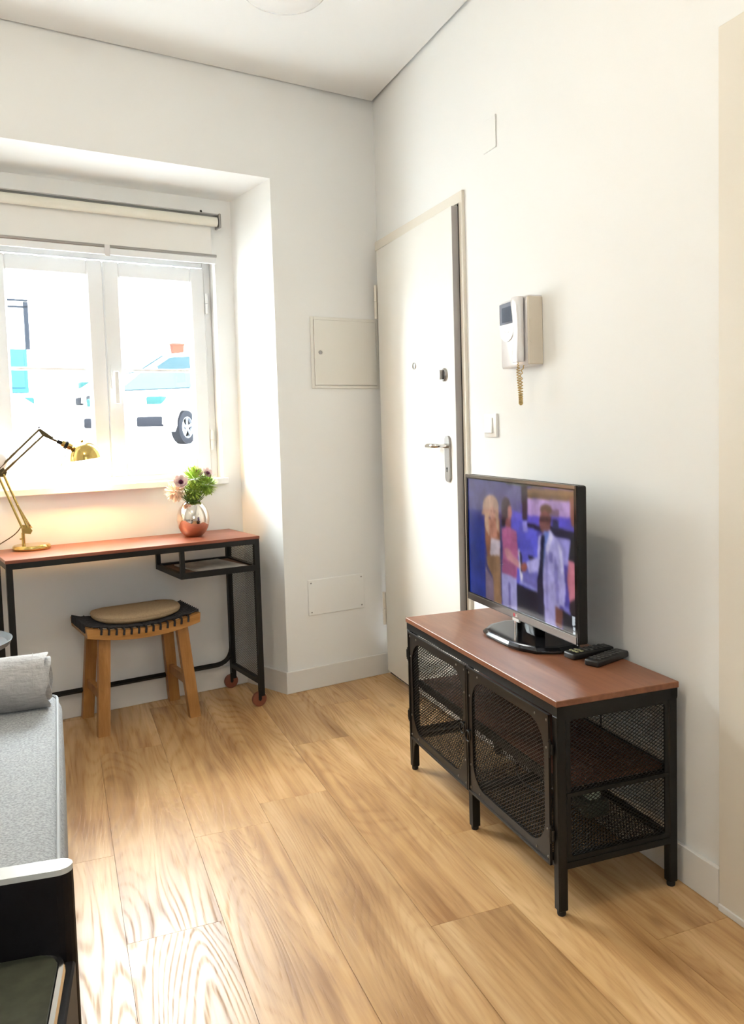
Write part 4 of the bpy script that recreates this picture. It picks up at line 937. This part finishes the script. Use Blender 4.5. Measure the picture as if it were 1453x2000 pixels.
# rolled throw
tw = thing('rolled_throw', 'rolled light grey linen throw on the far end of the sofa', 'throw', 'W', (-1.75, -1.15, .42))
mb = MB(); nA = 46; nL = 26; ry_, rz_ = .086, .076; rows = []
for i in range(nL+1):
    x = -1.512 - .56*i/nL; row = []
    for j in range(nA):
        a = 2*PI*j/nA
        k = 1 + .012*math.sin(3*a + x*23) + .010*math.sin(7*a - x*41) + .012*math.sin(x*60 + 2*a)
        row.append((x + .006*math.sin(5*a)*(1 if i == 0 else 0), -1.150 + ry_*k*math.cos(a)*(1+.06*math.sin(a)), .421 + rz_*.97 + rz_*k*math.sin(a) if math.sin(a) > -.88 else .4215))
    rows.append(row)
mb.add([q for r_ in rows for q in r_], [(i*nA+j, i*nA+(j+1) % nA, (i+1)*nA+(j+1) % nA, (i+1)*nA+j) for i in range(nL) for j in range(nA)])
part(tw, 'outer_layer', mb, 'throw_fabric', True)
mb = MB(); sp = []
for i in range(90):
    t = i/89; a = -1.2 + t*2*PI*3.2; k = 1-.80*t; sp.append((-1.150 + (ry_-.005)*k*math.cos(a), .421 + rz_*.97 + (rz_-.005)*k*math.sin(a)))
vs = []
for (y, z), i in zip(sp, range(90)):
    out = .004 + .012*(1-i/89)*abs(math.sin(i*.35))
    for dx, dy in ((out, 0), (-.10, 0), (-.10, .006), (out, .006)):
        cy, cz_ = y+1.150, z-(.421+rz_*.97); l2 = max(1e-4, math.hypot(cy, cz_)); vs.append((-1.514+dx, y - dy*cy/l2, z - dy*cz_/l2))
fs = [(i*4+j, i*4+(j+1) % 4, (i+1)*4+(j+1) % 4, (i+1)*4+j) for i in range(89) for j in range(4)]
mb.add(vs, fs); part(tw, 'rolled_end', mb, 'throw_fabric', True)
part(tw, 'hem', MB().tube([(-1.548, -1.150+ry_*1.012*math.cos(a), .421+rz_*.97+rz_*1.012*math.sin(a)) for a in [-.75+3.9*i/40 for i in range(41)]], .0013, 5), 'throw_fabric', True)
# tray table
tt = thing('tray_table', 'small blue-grey metal tray table between sofa and desk', 'side table', 'W', (-1.83, -.66, 0))
part(tt, 'tray', MB().lathe([(0, .497), (.185, .497), (.205, .502), (.214, .520), (.210, .520), (.196, .506), (0, .503)], (-1.838, -.650, 0), n=48), 'tray_metal', True)
part(tt, 'tray_well', MB().lathe([(0, .5035), (.175, .5035), (.175, .5045), (0, .5045)], (-1.838, -.650, 0), n=40), 'tray_inner')
for a in (.3, 1.87, 3.44, 5.0):
    part(tt, 'leg', MB().bar((-1.838+.14*math.cos(a), -.650+.14*math.sin(a), .497), (-1.838+.16*math.cos(a), -.650+.16*math.sin(a), 0), .014), 'black_steel')
# black chair, lower left corner
ch = thing('chair', 'black chair with dark speckled seat cut off at the lower left corner', 'chair', 'W', (-1.70, -2.80, 0))
bx1 = -1.463
mb = MB(); prof = [(-1.92, -.017), (-1.92, .017)] + [(bx1-.020 + .020*math.cos(a), .017*math.sin(a)) for a in [PI/2 - PI*i/8 for i in range(9)]]
pp = [(x, -2.585+y) for x, y in prof]
mb.prism(pp, .30, .612); mb2 = MB().prism([(cx_, y_) for cx_, y_ in pp], .612, .620)
part(ch, 'backrest', mb, 'chair_black', False); part(ch, 'top_edge', mb2, 'chair_top_lit', False, label='top edge of the backrest, painted pale where it catches light')
part(ch, 'seat', MB().prism([(q[0], q[1]) for q in rrect(-1.92, -1.484, -3.02, -2.604, .03, 6)], .465, .508), 'chair_seat')
part(ch, 'seat_edge', MB().tube([(-1.481, -3.0, .500), (-1.481, -2.64, .500)] + bez((-1.481, -2.64, .500), (-1.481, -2.615, .500), (-1.488, -2.606, .500), (-1.51, -2.606, .500), 6)[1:], .008, 8), 'chrome', True)
part(ch, 'side_panel', MB().bbox(-1.482, -1.464, -3.03, -2.605, .30, .494, .003, 1), 'chair_black')
for x, y in ((-1.90, -3.0), (-1.49, -3.0), (-1.90, -2.59), (-1.49, -2.59)): part(ch, 'leg', MB().box(x-.016, x+.016, y-.013, y+.013, 0, .30), 'chair_black')

cor = Vector((-1.463, -2.585, 0)); ch.location = cor + Matrix.Rotation(math.radians(-6), 3, 'Z') @ (ch.location - cor); ch.rotation_euler = (0, 0, math.radians(-6))
# ================================================================== STREET OUTSIDE
sg = MB(); prs = [(.62, .55), (10.5, .975), (15.2, .98), (15.5, 1.55), (17.8, 1.555), (19.2, 2.28)]
sg.add([q for v_, z_ in prs for q in ((-30, v_, z_), (40, v_, z_))], [(2*i, 2*i+1, 2*i+3, 2*i+2) for i in range(len(prs)-1)])
sg.add([(-30, .62, .45), (40, .62, .45), (40, 19.2, .45), (-30, 19.2, .45)], [(0, 3, 2, 1)])
struct('ground', sg, 'asphalt', 'bright pale street outside the window', 'B')
fc = thing('house_front', 'bright white house front across the street', 'building', 'B', (4, 19.2, 2.2), kind='structure')
part(fc, 'wall', MB().box(-20, 30, 19.2, 19.6, 1.9, 9.5), 'facade')
dd = part(fc, 'street_door', MB().bbox(.55, 1.52, 19.13, 19.2, 2.28, 3.35, .01, 1), 'street_teal')
for a, b, c, d_ in ((.62, .98, 2.40, 3.25), (1.06, 1.44, 2.40, 3.25)): part(dd, 'door_panel', MB().bbox(a, b, 19.10, 19.13, c, d_, .01, 1), 'street_teal')
part(fc, 'door_jamb', MB().box(1.50, 1.60, 19.10, 19.2, 3.35, 4.5).box(.5, 1.60, 19.10, 19.2, 4.36, 4.40).box(.5, 1.60, 19.10, 19.2, 4.52, 4.56), 'street_dark')
single('wall_planter', MB().prism([(5.14, 3.26), (5.38, 3.26), (5.42, 3.56), (5.10, 3.56)], 18.95, 19.19, 'Y').box(5.09, 5.43, 18.94, 19.195, 3.55, 3.60), 'terracotta', 'small orange planter on the white house front', 'planter', 'B', (5.26, 19.1, 3.26))
def car(label, loc, heading, paint, nose=1):
    """generic hatchback: local x = forwards, built about the middle of its wheelbase"""
    key = label; FR[key] = (Bp(*loc) - Vector((0, 0, loc[2])), WA + heading)
    c = thing('car', label, 'car', key, (0, 0, loc[2])); z0 = loc[2]
    Wd = .86
    def P(x, z): return (x, z0+z)
    prof = [(-1.95, .35), (-2.02, .70), (-1.95, 1.0), (-1.72, 1.38), (-1.35, 1.50), (-.2, 1.52), (.35, 1.44), (1.02, 1.02), (1.75, .90), (2.02, .72), (2.05, .38), (1.72, .24)]
    low = []
    for cx_ in (1.27, -1.27):
        low += [(cx_ + .38*math.cos(a), .33 + .36*math.sin(a)) for a in [PI*i/8 for i in range(9)]]
    poly = prof + [(q[0], max(q[1], .24)) for q in low] + [(-1.72, .24)]
    K = len(poly); mb = MB(); rows = []
    for y, s_ in ((-Wd, 0), (-Wd+.04, 1), (Wd-.04, 1), (Wd, 0)):
        rows.append([(x, y*(1 - .13*max(0, (z-.95)/.55)), z0+z) for x, z in poly])
    mb.add([q for r_ in rows for q in r_], [(i*K+j, i*K+(j+1) % K, (i+1)*K+(j+1) % K, (i+1)*K+j) for i in range(3) for j in range(K)] + [tuple(range(K)), tuple(3*K+j for j in range(K))])
    part(c, 'body', mb, paint, False)
    for s_ in (-1, 1):
        yy = lambda z: s_*(Wd*(1 - .13*max(0, (z-.95)/.55)) + .004)
        for w_ in ([(-1.55, 1.04), (-.42, 1.04), (-.42, 1.42), (-1.30, 1.40)], [(-.34, 1.04), (.80, 1.04), (.28, 1.38), (-.34, 1.42)]):
            vs = [(x, yy(z), z0+z) for x, z in w_] + [(x, yy(z)-s_*.02, z0+z) for x, z in w_]
            part(c, 'side_window', MB().add(vs, [(0, 1, 2, 3), (7, 6, 5, 4), (0, 4, 5, 1), (1, 5, 6, 2), (2, 6, 7, 3), (3, 7, 4, 0)]), 'car_glass')
        part(c, 'mirror', MB().bbox(.62, .76, s_*(Wd+.02)-.08, s_*(Wd+.02)+.08, z0+1.0, z0+1.14, .03, 2), paint, True)
        part(c, 'headlight', MB().bbox(1.78, 2.0, s_*.62-.16, s_*.62+.16, z0+.66, z0+.88, .03, 2), 'lamp_teal', True)
        part(c, 'lower_grille', MB().bbox(1.95, 2.07, s_*.55-.26, s_*.55+.26, z0+.34, z0+.52, .03, 2), 'tyre', True)
        for cx_ in (1.27, -1.27):
            cy_ = s_*(Wd-.09)
            t_ = part(c, 'wheel', MB().lathe([(.20, -.09), (.27, -.10), (.31, -.085), (.315, 0), (.31, .085), (.27, .10), (.20, .09)], (cx_, cy_, z0+.315), (0, 1, 0), 28), 'tyre', True)
            part(t_, 'rim', MB().lathe([(.20, .085), (.185, .085), (.18, .03), (.20, .03)], (cx_, cy_, z0+.315), (0, s_, 0), 24), 'alloy', True)
            sp = MB()
            for i in range(5):
                a = 2*PI*i/5+.3; sp.bar((cx_, cy_+s_*.07, z0+.315), (cx_+.19*math.cos(a), cy_+s_*.075, z0+.315+.19*math.sin(a)), .045, .02, up=(0, 1, 0))
            part(t_, 'spokes', sp, 'alloy')
    vs = [(.40, -.66, 1.425), (.40, .66, 1.425), (.98, .76, 1.06), (.98, -.76, 1.06)]
    part(c, 'windscreen', MB().add([(x+.012, y, z0+z+.012) for x, y, z in vs] + [(x-.01, y, z0+z-.01) for x, y, z in vs], [(0, 1, 2, 3), (7, 6, 5, 4), (0, 4, 5, 1), (1, 5, 6, 2), (2, 6, 7, 3), (3, 7, 4, 0)]), 'car_glass')
    return c
car('white car parked on the street behind the right window sash', (3.454, 13.414, .985), math.radians(-139), 'car_white')
car('pale car parked further up behind the white car', (4.3, 16.6, 1.56), math.radians(180), 'car_grey')
car('white car parked on the street behind the left window sash', (-1.56, 12.9, 1.0), math.radians(5), 'car_white')

# ------------------------------------------------------------------ room lamps behind the picture's top edge
light('ceiling_lamp_room', 'POINT', (-1.60, -2.35, 2.60), 14.0, (1.0, .87, .69), shadow_soft_size=.06)
